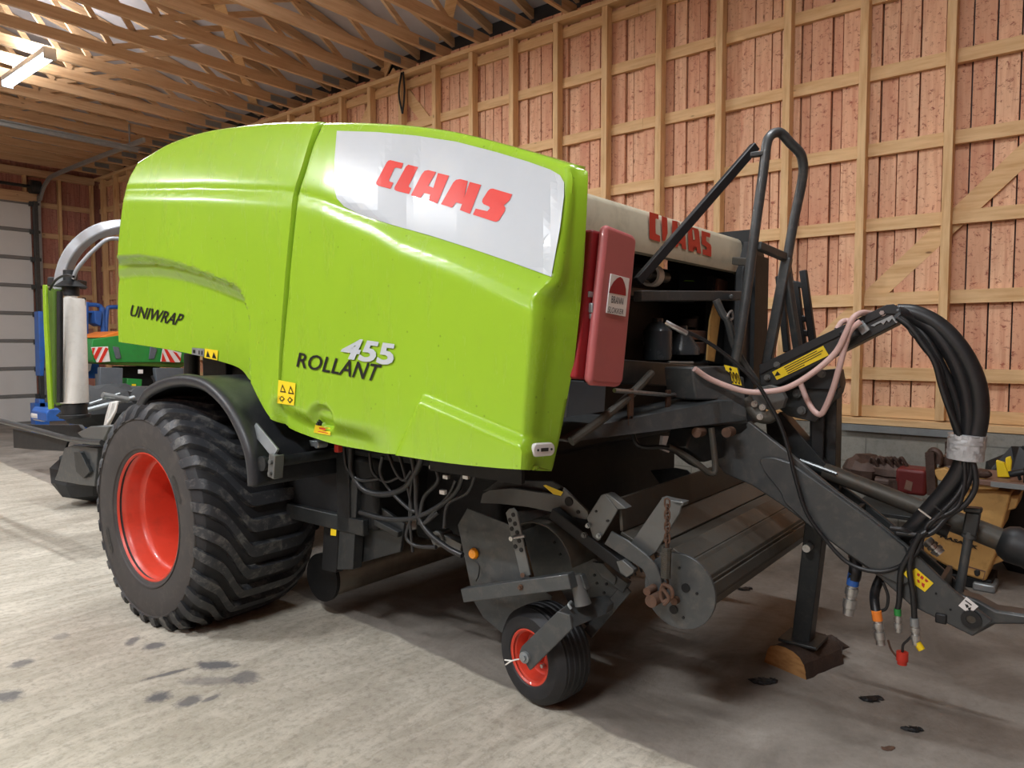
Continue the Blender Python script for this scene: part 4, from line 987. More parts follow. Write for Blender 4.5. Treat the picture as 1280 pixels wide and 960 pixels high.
# ---- PTO shaft, boot, parking rod
s1, s2 = Wp(1030,588,.02), Wp(1262,679,.02)
m = MB(); m.cyl(s1, s2, .036, 20); m.cyl(s1+(s2-s1)*.55, s2, .045, 20); pto = link('drive_shaft', m, M['dusty'], baler, label='brown drive shaft tube')
m = MB(); d = (s2-s1).normalized(); m.lathe([(.04,0),(.062,.02),(.075,.05),(.070,.10),(.082,.16),(.075,.24),(.088,.32),(.08,.42),(.05,.43)], s2-d*.04, d, 28); link('shaft_boot', m, M['black'], pto)
m = MB(); m.bar(Wp(1217,640,-.05), Wp(1212,668,-.05), .05, .05, N); m.bar(Wp(1228,638,-.05), Wp(1205,636,-.05), .02, .05, N); rs = link('shaft_rest', m, M['grey_d'], baler, bevel=.006)
m = MB(); m.cyl(Wp(1212,664,-.05), Wp(1198,744,-.05), .017, 14); m.cyl(Wp(1212,664,-.05), Wp(1211,672,-.05), .026, 14); link('rest_rod', m, M['grey'], rs)
# ---- hose bundle
T0 = -.10
hose([(1122,390,T0),(1145,392,T0),(1175,408,T0),(1202,438,T0),(1220,475,T0),(1225,510,T0),(1221,540,T0),(1212,560,T0)], .034)
hose([(1122,392,T0-.03),(1143,397,T0),(1168,414,T0),(1190,445,T0),(1205,480,T0),(1211,515,T0),(1209,545,T0),(1206,562,T0)], .030)
hose([(1122,395,T0-.05),(1140,404,T0),(1160,425,T0),(1176,455,T0),(1190,485,T0),(1200,520,T0),(1203,560,T0)], .017)
hose([(1122,396,T0-.06),(1138,410,T0-.05),(1155,433,T0-.05),(1172,455,T0-.05),(1180,485,T0-.05),(1190,520,T0-.05),(1204,562,T0-.02)], .013)
hose([(1122,397,T0-.08),(1137,408,T0-.08),(1152,428,T0-.08),(1168,452,T0-.08),(1176,480,T0-.08),(1184,505,T0-.08),(1196,535,T0-.06),(1204,562,T0-.02)], .011)
hose([(1126,396,T0-.08),(1136,404,T0-.08),(1137,413,T0-.08),(1143,420,T0-.08),(1149,417,T0-.08)], .006)
p1, p2 = Wp(1209,543,T0), Wp(1206,574,T0)
m = MB(); d, a_, b_ = frame(p2-p1); L = (p2-p1).length
rr = random.Random(5)
rings = []
for i in range(13):
    rings.append([p1+d*(L*i/12)+(a_*math.cos(2*PI*j/36)+b_*math.sin(2*PI*j/36))*(.060+.007*rr.random()) for j in range(36)])
m.loft(rings); link('duct_tape_wrap', m, M['foil'], baler, angle=20, label='silver duct tape wrapped round the hoses')
hose([(1206,572,T0),(1198,592,T0),(1182,615,T0),(1160,640,T0),(1138,664,T0),(1112,690,T0+.02)], .036)
hose([(1211,572,T0-.02),(1213,590,T0-.02),(1205,612,T0-.03),(1185,640,T0-.05),(1160,662,T0-.06),(1140,680,T0-.06)], .014)
hose([(1214,570,T0-.02),(1219,590,T0-.03),(1219,610,T0-.03),(1207,630,T0-.04),(1185,645,T0-.05),(1160,668,T0-.08),(1120,666,T0-.10)], .011)
hose([(1209,574,T0-.03),(1208,595,T0-.03),(1196,620,T0-.05),(1172,645,T0-.07),(1148,668,T0-.08),(1128,662,T0-.1),(1113,660,T0-.1)], .010)
hose([(1205,572,T0-.04),(1206,600,T0-.04),(1200,628,T0-.05),(1188,640,T0-.06),(1160,655,T0-.08),(1146,690,T0-.1),(1120,710,T0-.1),(1090,714,T0-.11),(1058,702,T0-.11),(1030,672,T0-.11),(1008,640,T0-.12),(995,600,T0-.13),(985,560,T0-.14),(975,530,T0-.14),(962,505,T0-.16),(945,478,T0-.2),(915,450,T0-.26),(880,425,T0-.35),(835,405,T0-.5)], .0085)
hose([(832,403,T0-.5),(845,410,T0-.48),(858,417,T0-.44)], .012, M['steel'])
for pa, pb in (((1148,636),(1164,648)),((1168,632),(1178,640))):
    a, b = Wp(*pa, T0-.09), Wp(*pb, T0-.09); m = MB(); m.bar(a, b, .006, .006); link('cable_tie', m, M['steel'] if pa[0] == 1148 else M['black'], baler)
# drop hoses with couplers
hose([(1158,664,T0-.10),(1148,672,T0-.11),(1136,694,T0-.11),(1126,715,T0-.11),(1124,750,T0-.11),(1122,762,T0-.11)], .011)
hose([(1150,666,T0-.11),(1140,690,T0-.11),(1137,712,T0-.11),(1141,740,T0-.11),(1143,772,T0-.11)], .011)
hose([(1112,705,T0+.08),(1103,718,T0+.05),(1095,735,T0-.0),(1093,750,T0-.08),(1096,770,T0-.12)], .019)
hose([(1104,728,T0-.10),(1110,745,T0-.10),(1108,760,T0-.10),(1100,764,T0-.10)], .006)
hose([(1070,695,T0+.02),(1069,715,T0),(1067,724,T0)], .026)
def coupler(x0, y0, x1, y1, w, r, tape, nm='coupler'):
    a, b = Wp(x0, y0, w), Wp(x1, y1, w); L = (b-a).length; d = (b-a).normalized()
    m = MB(); m.lathe([(.0001,0),(r*.8,0),(r*.8,L*.25),(r,L*.27),(r,L*.45),(r*.75,L*.47),(r*.75,L*.55),(r*1.05,L*.57),(r*1.05,L*.8),(r*.85,L*.82),(r*.85,L),(.0001,L)], a, d, 24)
    o = link(nm, m, M['steel'], baler, angle=30)
    m = MB(); m.cyl(a-d*L*.12, a+d*L*.2, r*.95, 20); link('colour_band', m, M[tape], o)
coupler(1067,722,1060,768,T0,.026,'blue'); coupler(1096,768,1101,806,T0-.12,.020,'orange'); coupler(1122,764,1123,790,T0-.11,.014,'green_m'); coupler(1143,776,1145,806,T0-.11,.017,'galv')
m = MB(); m.cyl(Wp(1146,803,T0-.11), Wp(1152,812,T0-.11), .014, 12); link('dust_cap', m, M['yellow'], baler)
hose([(1140,795,T0-.11),(1135,800,T0-.11),(1129,806,T0-.11),(1128,816,T0-.11)], .005); hose([(1110,800,T0-.11),(1114,812,T0-.11),(1122,822,T0-.11)], .004, M['rust'])
m = MB(); p = Wp(1128,815,T0-.11); m.cyl(p, p-Zv*.035, .022, 14); m.cyl(p-Zv*.03, p-Zv*.05, .018, 14); link('plug_cap', m, M['red_dull'], baler)
m = MB(); a, b = Wp(1163,655,T0+.03), Wp(1186,665,T0+.03); m.cyl(a, b, .028, 16); link('shaft_coupler', m, M['black'], baler)
coupler(1160,677,1176,692,T0+.03,.024,'galv')
# ---- pickup
pw = -1.00
side = plate('pickup_side_shield', [(572,656),(584,635),(634,655),(645,662),(662,722),(588,733)], -.93, .006, M['grey'], bevel=.002)
plate('shield_lower', [(588,745),(663,728),(690,745),(680,790),(628,792),(604,772)], -.70, .006, M['grey'], side, bevel=.002)
p = Wp(592,692,-.938); m = MB(); m.lathe([(.0001,-.012),(.020,-.012),(.024,-.006),(.026,.004),(.0001,.004)], p, N, 24); link('amber_reflector', m, M['amber'], side, label='round amber reflector')
hose([(594,701,pw+.05),(599,708,pw+.05),(598,720,pw+.05),(595,726,pw+.05)], .0035, name='lamp_wire', parent=None)
st = plate('adjusting_strap', [(632,641),(636,636),(642,635),(646,640),(663,719),(651,722)], pw-.012, .008, M['grey_l'], bevel=.002)
hole([(600-0+41.6,643.5),(637.5,650),(643.8,654.7),(639.8,661),(646.6,665.6),(649,676),(644.4,683),(651.6,687.3)], pw-.012, .0095, st)
m = MB(); a = Wp(640,673,pw-.03); b = Wp(656,670,pw-.03); m.cyl(a, b, .006, 10); m.cyl(a+N*.03, a-N*.01, .010, 10); link('strap_pin', m, M['steel'], st)
m = MB(); m.cyl(Wp(653,719,pw-.03), Wp(653,719,pw), .010, 8); link('bolt', m, M['rust'], st)
inner = plate('pickup_inner_side', [(636,640),(672,637),(690,642),(714,669),(759,707),(783,727),(778,745),(762,770),(742,792),(720,770),(700,735),(668,722),(655,672)], -.72, .008, M['grey'], bevel=.002)
hole([(714.5,672),(693,678),(700,693),(731,698.6),(743,719),(758,730),(755,741),(746,729),(764,748),(757,749)], -.722, .006, inner)
m = MB(); a = toM(Wp(668,700,-.90)); 
pf_ = []
for k in range(12):
    t = PI*.95-k*PI/11*.75; pf_.append((a[1]-.02+.19*math.cos(t), a[2]-.02+.19*math.sin(t)))
m = MB(); m.loft([[mw(w, s, z) for s, z in pf_] for w in (-.92,-.72)], closed=False, caps=False); link('drum_cover', m, M['dusty'], baler, solid=.006)
cc = a
m = MB(); m.cyl(mw(-.70, cc[1], cc[2]-.03), mw(.70, cc[1], cc[2]-.03), .15, 32); drum = link('pickup_drum', m, M['innards'], baler)
for k in range(24):
    m = MB()
    w = -.66+1.32*k/23
    m.tube([mw(w, cc[1]-.14, cc[2]), mw(w, cc[1]-.2, cc[2]-.06), mw(w, cc[1]-.24, cc[2]-.14)], .005, 6, 3); link('pickup_tine', m, M['grey_d'], drum)
plate('pickup_far_side', [(636,640),(672,637),(690,642),(714,669),(759,707),(783,727),(778,745),(762,770),(742,792),(720,770),(700,735),(668,722),(655,672)], -.72, .008, M['grey_d']).location = N*1.44
bar_ = MB(); a, b = Wp(582,743,pw-.03), Wp(716,725,pw-.03); bar_.bar(a, b, .05, .06); hb = link('support_bar', bar_, M['grey'], baler, bevel=.004)
plate('bar_top_flange', [(674,722),(700,717),(727,719),(733,738),(716,726),(694,727)], pw+.01, .03, M['grey'], hb, bevel=.003)
bolts([(650.5,734)], pw-.06, .009, M['rust'], hb)
# castor wheel (turned slightly)
a10 = math.radians(-10); NC = Vector((math.cos(a10), math.sin(a10), 0))
hub = Wp(663, 821, -.95); UC = Vector((-NC.y, NC.x, 0))
RW = hub.z-.001; RT_ = max(.2, RW)
cxl = hub+NC*.085
m = MB(); pr_ = [(.118,.075),(.122,.090),(.13,.098),(.155,.104),(.18,.100),(.198,.088),(.208,.074)]
grv = []
for i in range(25):
    h = .070-.14*i/24; g = -.006 if i % 5 == 2 else 0
    grv.append((.212+.006*(1-(h/.075)**2)+g, h))
sc_ = RT_/.218
pr_ = [(r*sc_, h) for r, h in pr_]; grv = [(r*sc_, h) for r, h in grv]
m.lathe(pr_+grv+[(r, -h) for r, h in pr_[::-1]], cxl, -NC, 64); m.v = [Vector((v.x, v.y, max(v.z, .001))) for v in m.v]
gw = link('gauge_wheel_tyre', m, M['rubber'], baler, angle=25)
m = MB(); m.lathe([(q*sc_, h) for q, h in [(.112,.088),(.120,.094),(.127,.092),(.127,.084),(.120,.080),(.108,.074),(.100,.05),(.098,.02),(.085,.012),(.070,.012),(.062,.03),(.04,.035),(.035,.06),(.0001,.06)]], cxl, -NC, 48); m.lathe([(q*sc_, h) for q, h in [(.120,.088),(.120,-.088),(.108,-.074),(.098,.02)]], cxl, -NC, 48)
gr = link('gauge_wheel_rim', m, M['rim'], baler, label='small red wheel rim')
for k in range(5):
    t = 2*PI*k/5+.3; q = cxl+(UC*math.cos(t)+Zv*math.sin(t))*.052; m = MB(); m.cyl(q-NC*.01, q-NC*.05, .009, 8); link('wheel_nut', m, M['steel'], gr)
fw = -1.05
fk = plate('wheel_fork', [(649,815),(652,808),(697,764),(712,769),(715,786),(663,838),(661,837)], fw, .012, M['grey'], bevel=.003)
m = MB(); m.prism([Wp(697,764,fw), Wp(712,753,fw+.05), Wp(752,748,fw+.2), Wp(760,758,fw+.2), Wp(757,768,fw+.2), Wp(715,786,fw)], N*.05-Zv*0); link('fork_yoke', m, M['grey'], fk, bevel=.008)
p = Wp(657,821,fw); m = MB(); m.cyl(p+N*.05, p-N*.012, .024, 20); m.cyl(p-N*.01, p-N*.022, .013, 6); link('hub_bolt', m, M['galv'], fk)
m = MB(); m.cyl(Wp(720,718,fw+.07), Wp(729,756,fw+.07), .026, 24, .034); link('castor_tube', m, M['grey_l'], fk)
m = MB(); m.tube([Wp(714,752,fw+.04), Wp(711,756,fw+.02), Wp(714,761,fw+.02)], .006, 8); link('grease_pin', m, M['galv'], fk)
m = MB(); m.tube([Wp(649,824,fw-.03), Wp(640,826,fw-.05), Wp(632,831,fw-.05)], .003, 6, 3); m.tube([Wp(640,826,fw-.05), Wp(631,825,fw-.05)], .003, 6, 0); link('twine_end', m, M['film'], fk)
m = MB(); a, b = Wp(784,734,-.73), Wp(735,792,-.73); m.bar(a, b, .05, .012, N); m.bar(Wp(740,700,-.73), Wp(784,734,-.73), .05, .04, N); link('ramp_edge', m, M['grey'], baler, bevel=.003)
plate('side_bracket', [(740,702),(753,704),(770,722),(768,732),(752,722)], -.76, .03, M['grey'])
# top arm sheet with yellow strip and hole
ta = plate('upper_arm_sheet', [(600,629),(603,617),(612,612),(640,610),(680,616),(701,620),(704,609),(735,639),(736,646),(733,650),(700,643),(660,634),(625,630)], -.84, .012, M['grey_l'])
hole([(711,627)], -.842, .020, ta); hole([(722.5,640)], -.842, .008, ta)
decal('yellow_strip', [[(679,607),(682,606),(704,615),(701,620),(692,618)]], lambda x, y: Wp(x, y, -.845), M['yellow'], ta, 20)
plate('arm_back_sheet', [(603,614),(622,600),(690,601),(704,609),(690,616),(640,610)], -.80, .01, M['grey_d'])
b1 = plate('l_bracket', [(733,647),(751,619),(756,617),(772,637),(769,643),(750,675),(746,677),(741,673)], -.88, .008, M['grey_l'])
m = MB(); m.prism(Wl([(756,617),(761,618),(783,636),(772,637)], -.88), N*.05); link('bracket_flange', m, M['grey_l'], b1, bevel=.003)
bolts([(735,657),(748.5,670)], -.89, .009, M['galv'], b1); hole([(745,639),(759,651),(760,651)], -.882, .005, b1)
m = MB(); m.bar(Wp(692,640,-.87), Wp(790,716,-.87), .05, .05, N); link('guide_rail', m, M['innards'], baler, bevel=.004)
plate('rail_end', [(770,702),(778,700),(792,712),(792,716),(783,722),(775,716)], -.90, .04, M['grey_l'])
bolts([(730,669)], -.90, .010, M['grey_l'], baler)
arm2 = plate('windguard_arm', [(755,680),(764,664),(785,676),(807,693),(820,706),(826,722),(828,742),(824,753),(817,757),(811,752),(809,742),(810,726),(803,712),(790,703)], -.90, .012, M['grey'])
plate('chain_bracket', [(827,623),(835,626),(853,628),(849,642),(820,690),(812,696),(800,690),(788,679)], -.86, .012, M['grey_l'])
plate('bracket_lip', [(826,622),(838,625),(855,628),(853,633),(842,631),(829,628)], -.86, .05, M['grey_l'])
for (x, y) in ((818,749),(813,737)):
    p = Wp(x, y, -.93); m = MB(); m.cyl(p-N*.03, p+N*.04, .024 if y > 740 else .015, 16); link('pivot_pin', m, M['rust'], baler)
# chain and spring
n_ = 8
for i in range(n_):
    a = Wp(834,624+i*7.3,-.95); b = Wp(834,634+i*7.3,-.95); c = (a+b)/2; e = N if i % 2 else U
    pts = [c+Zv*.018+e*.0, c+Zv*.012+e*.009, c-Zv*.012+e*.009, c-Zv*.018, c-Zv*.012-e*.009, c+Zv*.012-e*.009, c+Zv*.018]
    m = MB(); m.tube(pts, .0035, 6, 3); link('chain_link', m, M['rust'], baler)
pts = []; a, b = Wp(833,684,-.95), Wp(832,722,-.95)
for i in range(22*10+1):
    t = i/220; an = 2*PI*22*t; pts.append(a+(b-a)*t+(N*math.cos(an)+U*math.sin(an))*.016)
m = MB(); m.tube(pts, .0036, 6, 0); sprg = link('tension_spring', m, M['dusty'], baler)
m = MB(); m.tube([b, b-Zv*.02+N*.02, b-Zv*.04+N*.01, b-Zv*.05-N*.01], .005, 8); link('spring_hook', m, M['rust'], sprg)
m = MB(); m.tube([Wp(829,730,-.96), Wp(838,735,-.96), Wp(840,745,-.96), Wp(830,752,-.96), Wp(826,742,-.96), Wp(829,730,-.96)], .008, 8); m.tube([Wp(828,735,-.97), Wp(836,748,-.97), Wp(830,756,-.97)], .007, 8); link('chain_end', m, M['rust'], baler)
# crop roller with end disc
dc = toM(Wp(850, 738, -.86)); Rr = .115
m = MB(); m.cyl(mw(-.87, dc[1], dc[2]), mw(-.855, dc[1], dc[2]), Rr+.03, 40); disc = link('roller_end_disc', m, M['grey'], baler, bevel=.002)
hole([(871,742),(854,772),(849,710)], -.872, .005, disc); hole([(857,735),(842,762)], -.872, .017, disc)
p = Wp(845,750,-.875); m = MB(); m.cyl(p-N*.02, p+N*.02, .015, 12); link('pivot_pin', m, M['rust'], disc)
m = MB(); ring = lambda w, R: [mw(w, dc[1]+R*math.cos(2*PI*k/8+.2), dc[2]+R*math.sin(2*PI*k/8+.2)) for k in range(8)]
m.loft([ring(-.85, Rr), ring(.85, Rr)]); rl = link('crop_roller', m, M['dusty'], baler, bevel=.003, label='dusty octagonal crop roller')
# louvred wind guard plates rising behind the roller
def strip(name, pa, pb, th, mat, w0=-.84, w1=.86):
    a = toM(Wp(*pa, w0)); b = toM(Wp(*pb, w0)); dx, dz = b[1]-a[1], b[2]-a[2]; L = math.hypot(dx, dz); nx, nz = -dz/L*th, dx/L*th
    m = MB(); m.prism([mw(w0, a[1], a[2]), mw(w0, b[1], b[2]), mw(w0, b[1]-nx, b[2]-nz), mw(w0, a[1]-nx, a[2]-nz)], N*(w1-w0)); return link(name, m, mat, baler, bevel=.003)
strip('guard_slat', (772,622), (775,664), .015, M['dusty'])
strip('guard_slat', (775,668), (808,690), .015, M['dusty'])
strip('guard_slat', (812,692), (840,700), .015, M['dusty'])
strip('guard_slat', (838,690), (858,706), .02, M['dusty'])
strip('guard_slat', (858,706), (881,733), .02, M['dusty'])
strip('guard_slat', (881,733), (884,748), .02, M['dusty'])
# ------------------------------------------------------------------ rear wrapper end of the baler
sR = 1.30
rollc = Wp(91, 437, -1.0); w_r, s_r, z_r = toM(rollc)
zt_, zb_ = toM(Wp(91, 373, -1.0))[2], toM(Wp(91, 503, -1.0))[2]
rc = Vector((rollc.x, rollc.y, 0))
rr_ = abs((Wp(105,437,-1.0)-Wp(77,437,-1.0)).length)/2*.62
fr = MB(); fr.lathe([(.035,zb_-.01),(.035,zb_+.0),(.098,zb_),(.100,zb_+.01),(.101,zt_-.01),(.098,zt_),(.045,zt_),(.045,zt_+.02),(.035,zt_+.02)], rc, Zv, 40)
film = link('film_roll', fr, M['film'], angle=40); tag(film, 'white roll of stretch film standing upright in the black holder behind the baler', 'film roll')
m = MB()
m.cyl(rc+Zv*(zb_-.10), rc+Zv*(zb_-.012), .09, 24); m.cyl(rc+Zv*(zb_-.12), rc+Zv*(zb_-.09), .11, 24); link('film_holder_base', m, M['black'], baler, bevel=.005)
m = MB(); m.cyl(rc+Zv*(zt_+.022), rc+Zv*(zt_+.10), .06, 20); m.cyl(rc+Zv*(zt_+.09), rc+Zv*(zt_+.14), .12, 20, .05); m.cyl(rc+Zv*(zt_+.13), rc+Zv*(zt_+.22), .05, 16); link('film_holder_head', m, M['black'], baler, bevel=.004)
m = MB(); a = Wp(64, 352, -1.05); b = Wp(104, 356, -.9); m.bar(a, b, .10, .07); link('head_bracket', m, M['black'], baler, bevel=.008)
m = MB(); m.bar(Wp(66,507,-1.05), Wp(104,507,-.9), .08, .03); link('foot_bracket', m, M['black'], baler, bevel=.008)
hose([(62,362,-1.1),(70,350,-1.1),(82,344,-1.1),(92,346,-1.1)], .009)
# stretcher frame and green shield beside the roll
m = MB(); m.prism([Wp(53,356,-1.15), Wp(56,356,-1.15), Wp(58,400,-1.15), Wp(61,450,-1.15), Wp(64.5,511,-1.15), Wp(60,512,-1.15), Wp(57,460,-1.15), Wp(54,400,-1.15)], N*.02); link('shield_edge', m, M['green'], baler, bevel=.004)
m = MB(); m.prism([Wp(56,358,-1.05), Wp(76,362,-1.05), Wp(77,505,-1.05), Wp(64,510,-1.05), Wp(60,440,-1.05)], N*.02); link('film_shield', m, M['dgreen'], baler, bevel=.004)
for x in (69, 75):
    m = MB(); m.cyl(Wp(x, 364, -1.12), Wp(x, 503, -1.12), .018 if x == 69 else .022, 14); link('stretch_roller', m, M['dgreen'] if x == 69 else M['black'], baler)
m = MB(); m.cyl(Wp(105,372,-.93), Wp(105,505,-.93), .012, 10); link('holder_rod', m, M['black'], baler)
# curved silver wrapping arm going over to the machine
aw = -.80
armp = [(77,362,-1.0),(79,345,-1.0),(84,328,-.98),(92,314,-.95),(103,302,-.9),(117,292,-.85),(134,286,-.75),(154,284,-.6),(175,290,-.4)]
m = MB(); P = catmull([Wp(*q) for q in armp], 6)
rings = []
for i, p in enumerate(P):
    d = (P[min(i+1, len(P)-1)]-P[max(0, i-1)]).normalized(); side_ = d.cross(RT.cross(d)).normalized(); up_ = side_.cross(d).normalized()
    side_ = (FW-d*FW.dot(d)).normalized(); up_ = d.cross(side_).normalized()
    rings.append([p+side_*a*.05+up_*b*.042 for a, b in ((-1,-1),(1,-1),(1,1),(-1,1))])
m.loft(rings); link('wrapping_arm', m, M['silverarm'], baler, bevel=.012, seg=3, label='silver curved wrapping arm')
hose([(92,348,-1.0),(96,337,-1.0),(108,322,-.95),(118,312,-.9),(135,299,-.8),(155,299,-.65)], .015, M['silverarm'], name='arm_pipe')
# rear table, rim pipe and lower sheets
hose([(-30,520,-1.05),(0,526,-1.05),(40,536,-1.05),(80,547,-1.05),(112,552,-1.05),(128,553,-1.05)], .022, M['grey'], name='table_rim_pipe')
pl_t = plate('table_side_sheet', [(-30,530),(15,529),(40,531),(98,531),(110,545),(98,548),(60,540),(20,532)], -.95, .03, M['black'])
plate('table_lower_sheet', [(16,536),(60,545),(84,552),(80,564),(40,562),(17,560)], -1.0, .02, M['black'])
m = MB(); m.prism([Wp(96,541,-1.05), Wp(112,533,-1.05), Wp(136,533,-1.05), Wp(128,552,-1.05), Wp(104,549,-1.05)], N*.35); link('table_deck', m, M['grey_l'], baler, bevel=.008)
plate('rear_hinge_plate', [(80,560),(92,556),(122,560),(118,608),(100,606),(68,600),(72,590)], -1.0, .05, M['grey'], bevel=.006)
plate('hinge_plate_rib', [(92,565),(100,565),(112,590),(104,598),(95,590)], -1.03, .03, M['grey_d'])
m = MB(); a = toM(Wp(110,575,-1.0)); m.mbox(-1.0, 1.0, a[1]-.05, a[1]+.25, a[2]-.08, a[2]+.02); link('rear_crossbeam', m, M['grey_d'], baler, bevel=.01)
m = MB(); m.mbox(-.9, .9, .55, 1.9, .62, .70); link('wrapping_table', m, M['grey_d'], baler, bevel=.02)
# ------------------------------------------------------------------ machines at the far end
YB = 11.6
def fyplate(name, pts, y, th, mat, parent, bevel=.01, **k):
    m = MB(); m.prism([FY(a, b, y) for a, b in pts], Vector((0, th, 0))); return link(name, m, mat, parent, bevel=bevel, **k)
o = FY(170, 530, YB); o.z = 0
sd = empty('fertiliser_spreader', o, 'green hopper machine with orange lid and red and white striped boards, parked behind the baler', 'farm implement')
fyplate('hopper', [(116,424),(152,419),(245,436),(245,453),(118,453),(113,440)], YB, 1.0, M['green_m'], sd)
fyplate('hopper_lid', [(122,422),(149,414),(215,428),(236,436),(152,422)], YB+.05, .9, M['orange'], sd)
fyplate('hopper_lower', [(113,452),(245,452),(225,460),(122,455)], YB+.02, .9, M['dgreen'], sd)
fyplate('funnel_panel', [(141,433),(149,434),(152,448),(145,449)], YB-.02, .02, M['slate'], sd); fyplate('funnel_panel', [(188,433),(197,436),(193,449),(186,449)], YB-.02, .02, M['slate'], sd)
hb1 = fyplate('hazard_board', [(114,434),(135,433),(138,452),(121,453)], YB-.06, .02, M['whitelens'], sd, bevel=.002)
hb2 = fyplate('hazard_board', [(204,435),(227,441),(225,453),(201,452)], YB-.06, .02, M['whitelens'], sd, bevel=.002)
for q in ([(115,435),(119,434.5),(116,444)],[(123,434),(128,434),(120,450),(117,446)],[(132,434),(135.5,436),(127,453),(123,453)]): fyplate('red_stripe', q, YB-.066, .004, M['red_p'], hb1, bevel=0)
for q in ([(205,436),(209,437),(219,453),(213,453)],[(216,439),(221,441),(226,448),(225.5,452)],[(203,440),(208,452),(202,452)]): fyplate('red_stripe', q, YB-.066, .004, M['red_p'], hb2, bevel=0)
fyplate('grey_mudflap', [(125,459),(154,460),(153,495),(125,493)], YB-.1, .1, M['slate'], sd); fyplate('grey_mudflap', [(194,460),(230,460),(230,480),(196,478)], YB-.1, .1, M['slate'], sd)
fyplate('spreader_frame', [(150,458),(200,458),(200,500),(150,500)], YB+.4, .3, M['innards'], sd)
gb = fyplate('gear_unit', [(159,473),(178,474),(176,496),(158,495)], YB-.05, .3, M['green_m'], sd); fyplate('yellow_tag', [(165,480),(170,480),(170,486),(165,486)], YB-.07, .01, M['yellow'], gb, bevel=0)
fyplate('white_lamp', [(174,462),(179,462),(179,467),(174,467)], YB-.1, .05, M['whitelens'], sd, bevel=.004)
m = MB(); a = FY(190, 470, YB); m.tube([a, a+Vector((.02,-.1,-.2)), a+Vector((-.1,-.1,-.4))], .02, 8); m.tube([a+Vector((.1,0,0)), a+Vector((.02,-.1,-.3)), a+Vector((-.3,-.1,-.5))], .02, 8); link('spreader_hose', m, M['hose'], sd)
m = MB(); c = FY(148, 485, YB); m.cyl(Vector((c.x, YB, .35)), Vector((c.x, YB+.3, .35)), .35, 28); link('spreader_wheel', m, M['black'], sd)
m = MB(); 
for x in (130, 220): 
    c = FY(x, 500, YB+.3); m.bx(c.x-.06, c.x+.06, YB+.3, YB+.45, 0, c.z+.4)
link('stand_leg', m, M['slate'], sd)
# blue work platform
YL = 13.2
o = FY(100, 530, YL); o.z = 0
bl = empty('work_platform', o, 'blue boom lift with tubular basket railing, parked far behind the film roll', 'lift')
def rail(pts, r=.035, y=YL, mat='blue', nm='railing_tube', n=8):
    m = MB(); m.tube([FY(a, b, y) for a, b in pts], r, n, 3); link(nm, m, M[mat], bl)
rail([(108,450),(108,384),(112,381),(124,382),(127,388),(129,420)]); rail([(108,420),(129,420)]); rail([(132,420),(134,388),(139,384),(152,384)]); rail([(109,390),(126,390)], .02); rail([(130,420),(128,384)], .04)
fyplate('control_console', [(118,389),(128,389),(126,408),(119,404)], YL-.1, .3, M['blue'], bl)
fyplate('basket_panel', [(106,380),(110,380),(110,452),(107,452)], YL, .3, M['blue'], bl)
fyplate('boom', [(48,389),(54,389),(57,432),(55,470),(50,470)], YL, .2, M['blue'], bl)
fyplate('boom_foot', [(49,499),(56,499),(58,512),(49,512)], YL, .2, M['blue'], bl)
ck = fyplate('chassis', [(105,454),(124,454),(124,473),(110,473)], YL-.3, .6, M['blue'], bl)
fyplate('shield_badge', [(105,454),(115,454),(113,463),(109,466),(106,463)], YL-.33, .02, M['whitelens'], ck, bevel=0)
fyplate('chassis_base', [(58,516),(62,511),(92,512),(104,504),(104,525),(58,527)], YL-3.5, .5, M['blue'], bl)
fyplate('plate_tag', [(75,517),(80,517),(80,521),(75,521)], YL-3.53, .02, M['whitelens'], bl, bevel=0)
m = MB(); c = FY(54, 520, YL-3.2); m.cyl(c, c+Vector((0,.2,0)), .07, 20); link('lift_wheel', m, M['whitelens'], bl)
for x in (52, 100):
    m = MB(); c = FY(x, 500, YL); m.bx(c.x-.1, c.x+.1, YL, YL+.2, 0, .6); link('outrigger', m, M['blue'], bl)
# bundle of wrapped pipes on the floor behind the wheel
o = FY(140, 535, 7.6); o.z = 0
pb = empty('wrapped_bundle', o, 'dark grey tarpaulin bundle with poles and white cord, lying behind the big wheel', 'bundle')
m = MB(); c = FY(135, 508, 7.6); m.rock(c, (.42,.3,.22), 4, .35); m.rock(c+Vector((.3,-.1,.03)), (.4,.25,.16), 8, .35); m.rock(Vector((c.x,c.y,.3)), (.5,.35,.3), 9, .3); link('tarpaulin', m, M['cloth'], pb, angle=20)
for a, b, r in (((108,513),(168,497),.022),((112,505),(150,492),.012),((128,494),(160,500),.03)):
    m = MB(); m.cyl(FY(*a, 7.2), FY(*b, 7.2), r, 12); link('pole', m, M['galv'], pb)
m = MB(); m.prism([FY(a, b, 7.1) for a, b in ((140,503),(149,501),(146,515),(138,532),(132,535),(135,520))], Vector((0,.06,0))); m.tube([FY(146,503,7.1), FY(143,515,7.08), FY(134,530,7.1)], .012, 6); link('white_cord', m, M['film'], pb, bevel=.01)
# ------------------------------------------------------------------ right background
XB = 5.35
def fxplate(name, pts, x, th, mat, parent, bevel=.006, **k):
    m = MB(); m.prism([FX(a, b, x) for a, b in pts], Vector((th, 0, 0))); return link(name, m, mat, parent, bevel=bevel, **k)
o = FX(1205, 722, XB); o.z = 0
yc = empty('yellow_machine_housing', o, 'worn yellow machine housing with dark lettering and a brown work top by the block wall', 'machine')
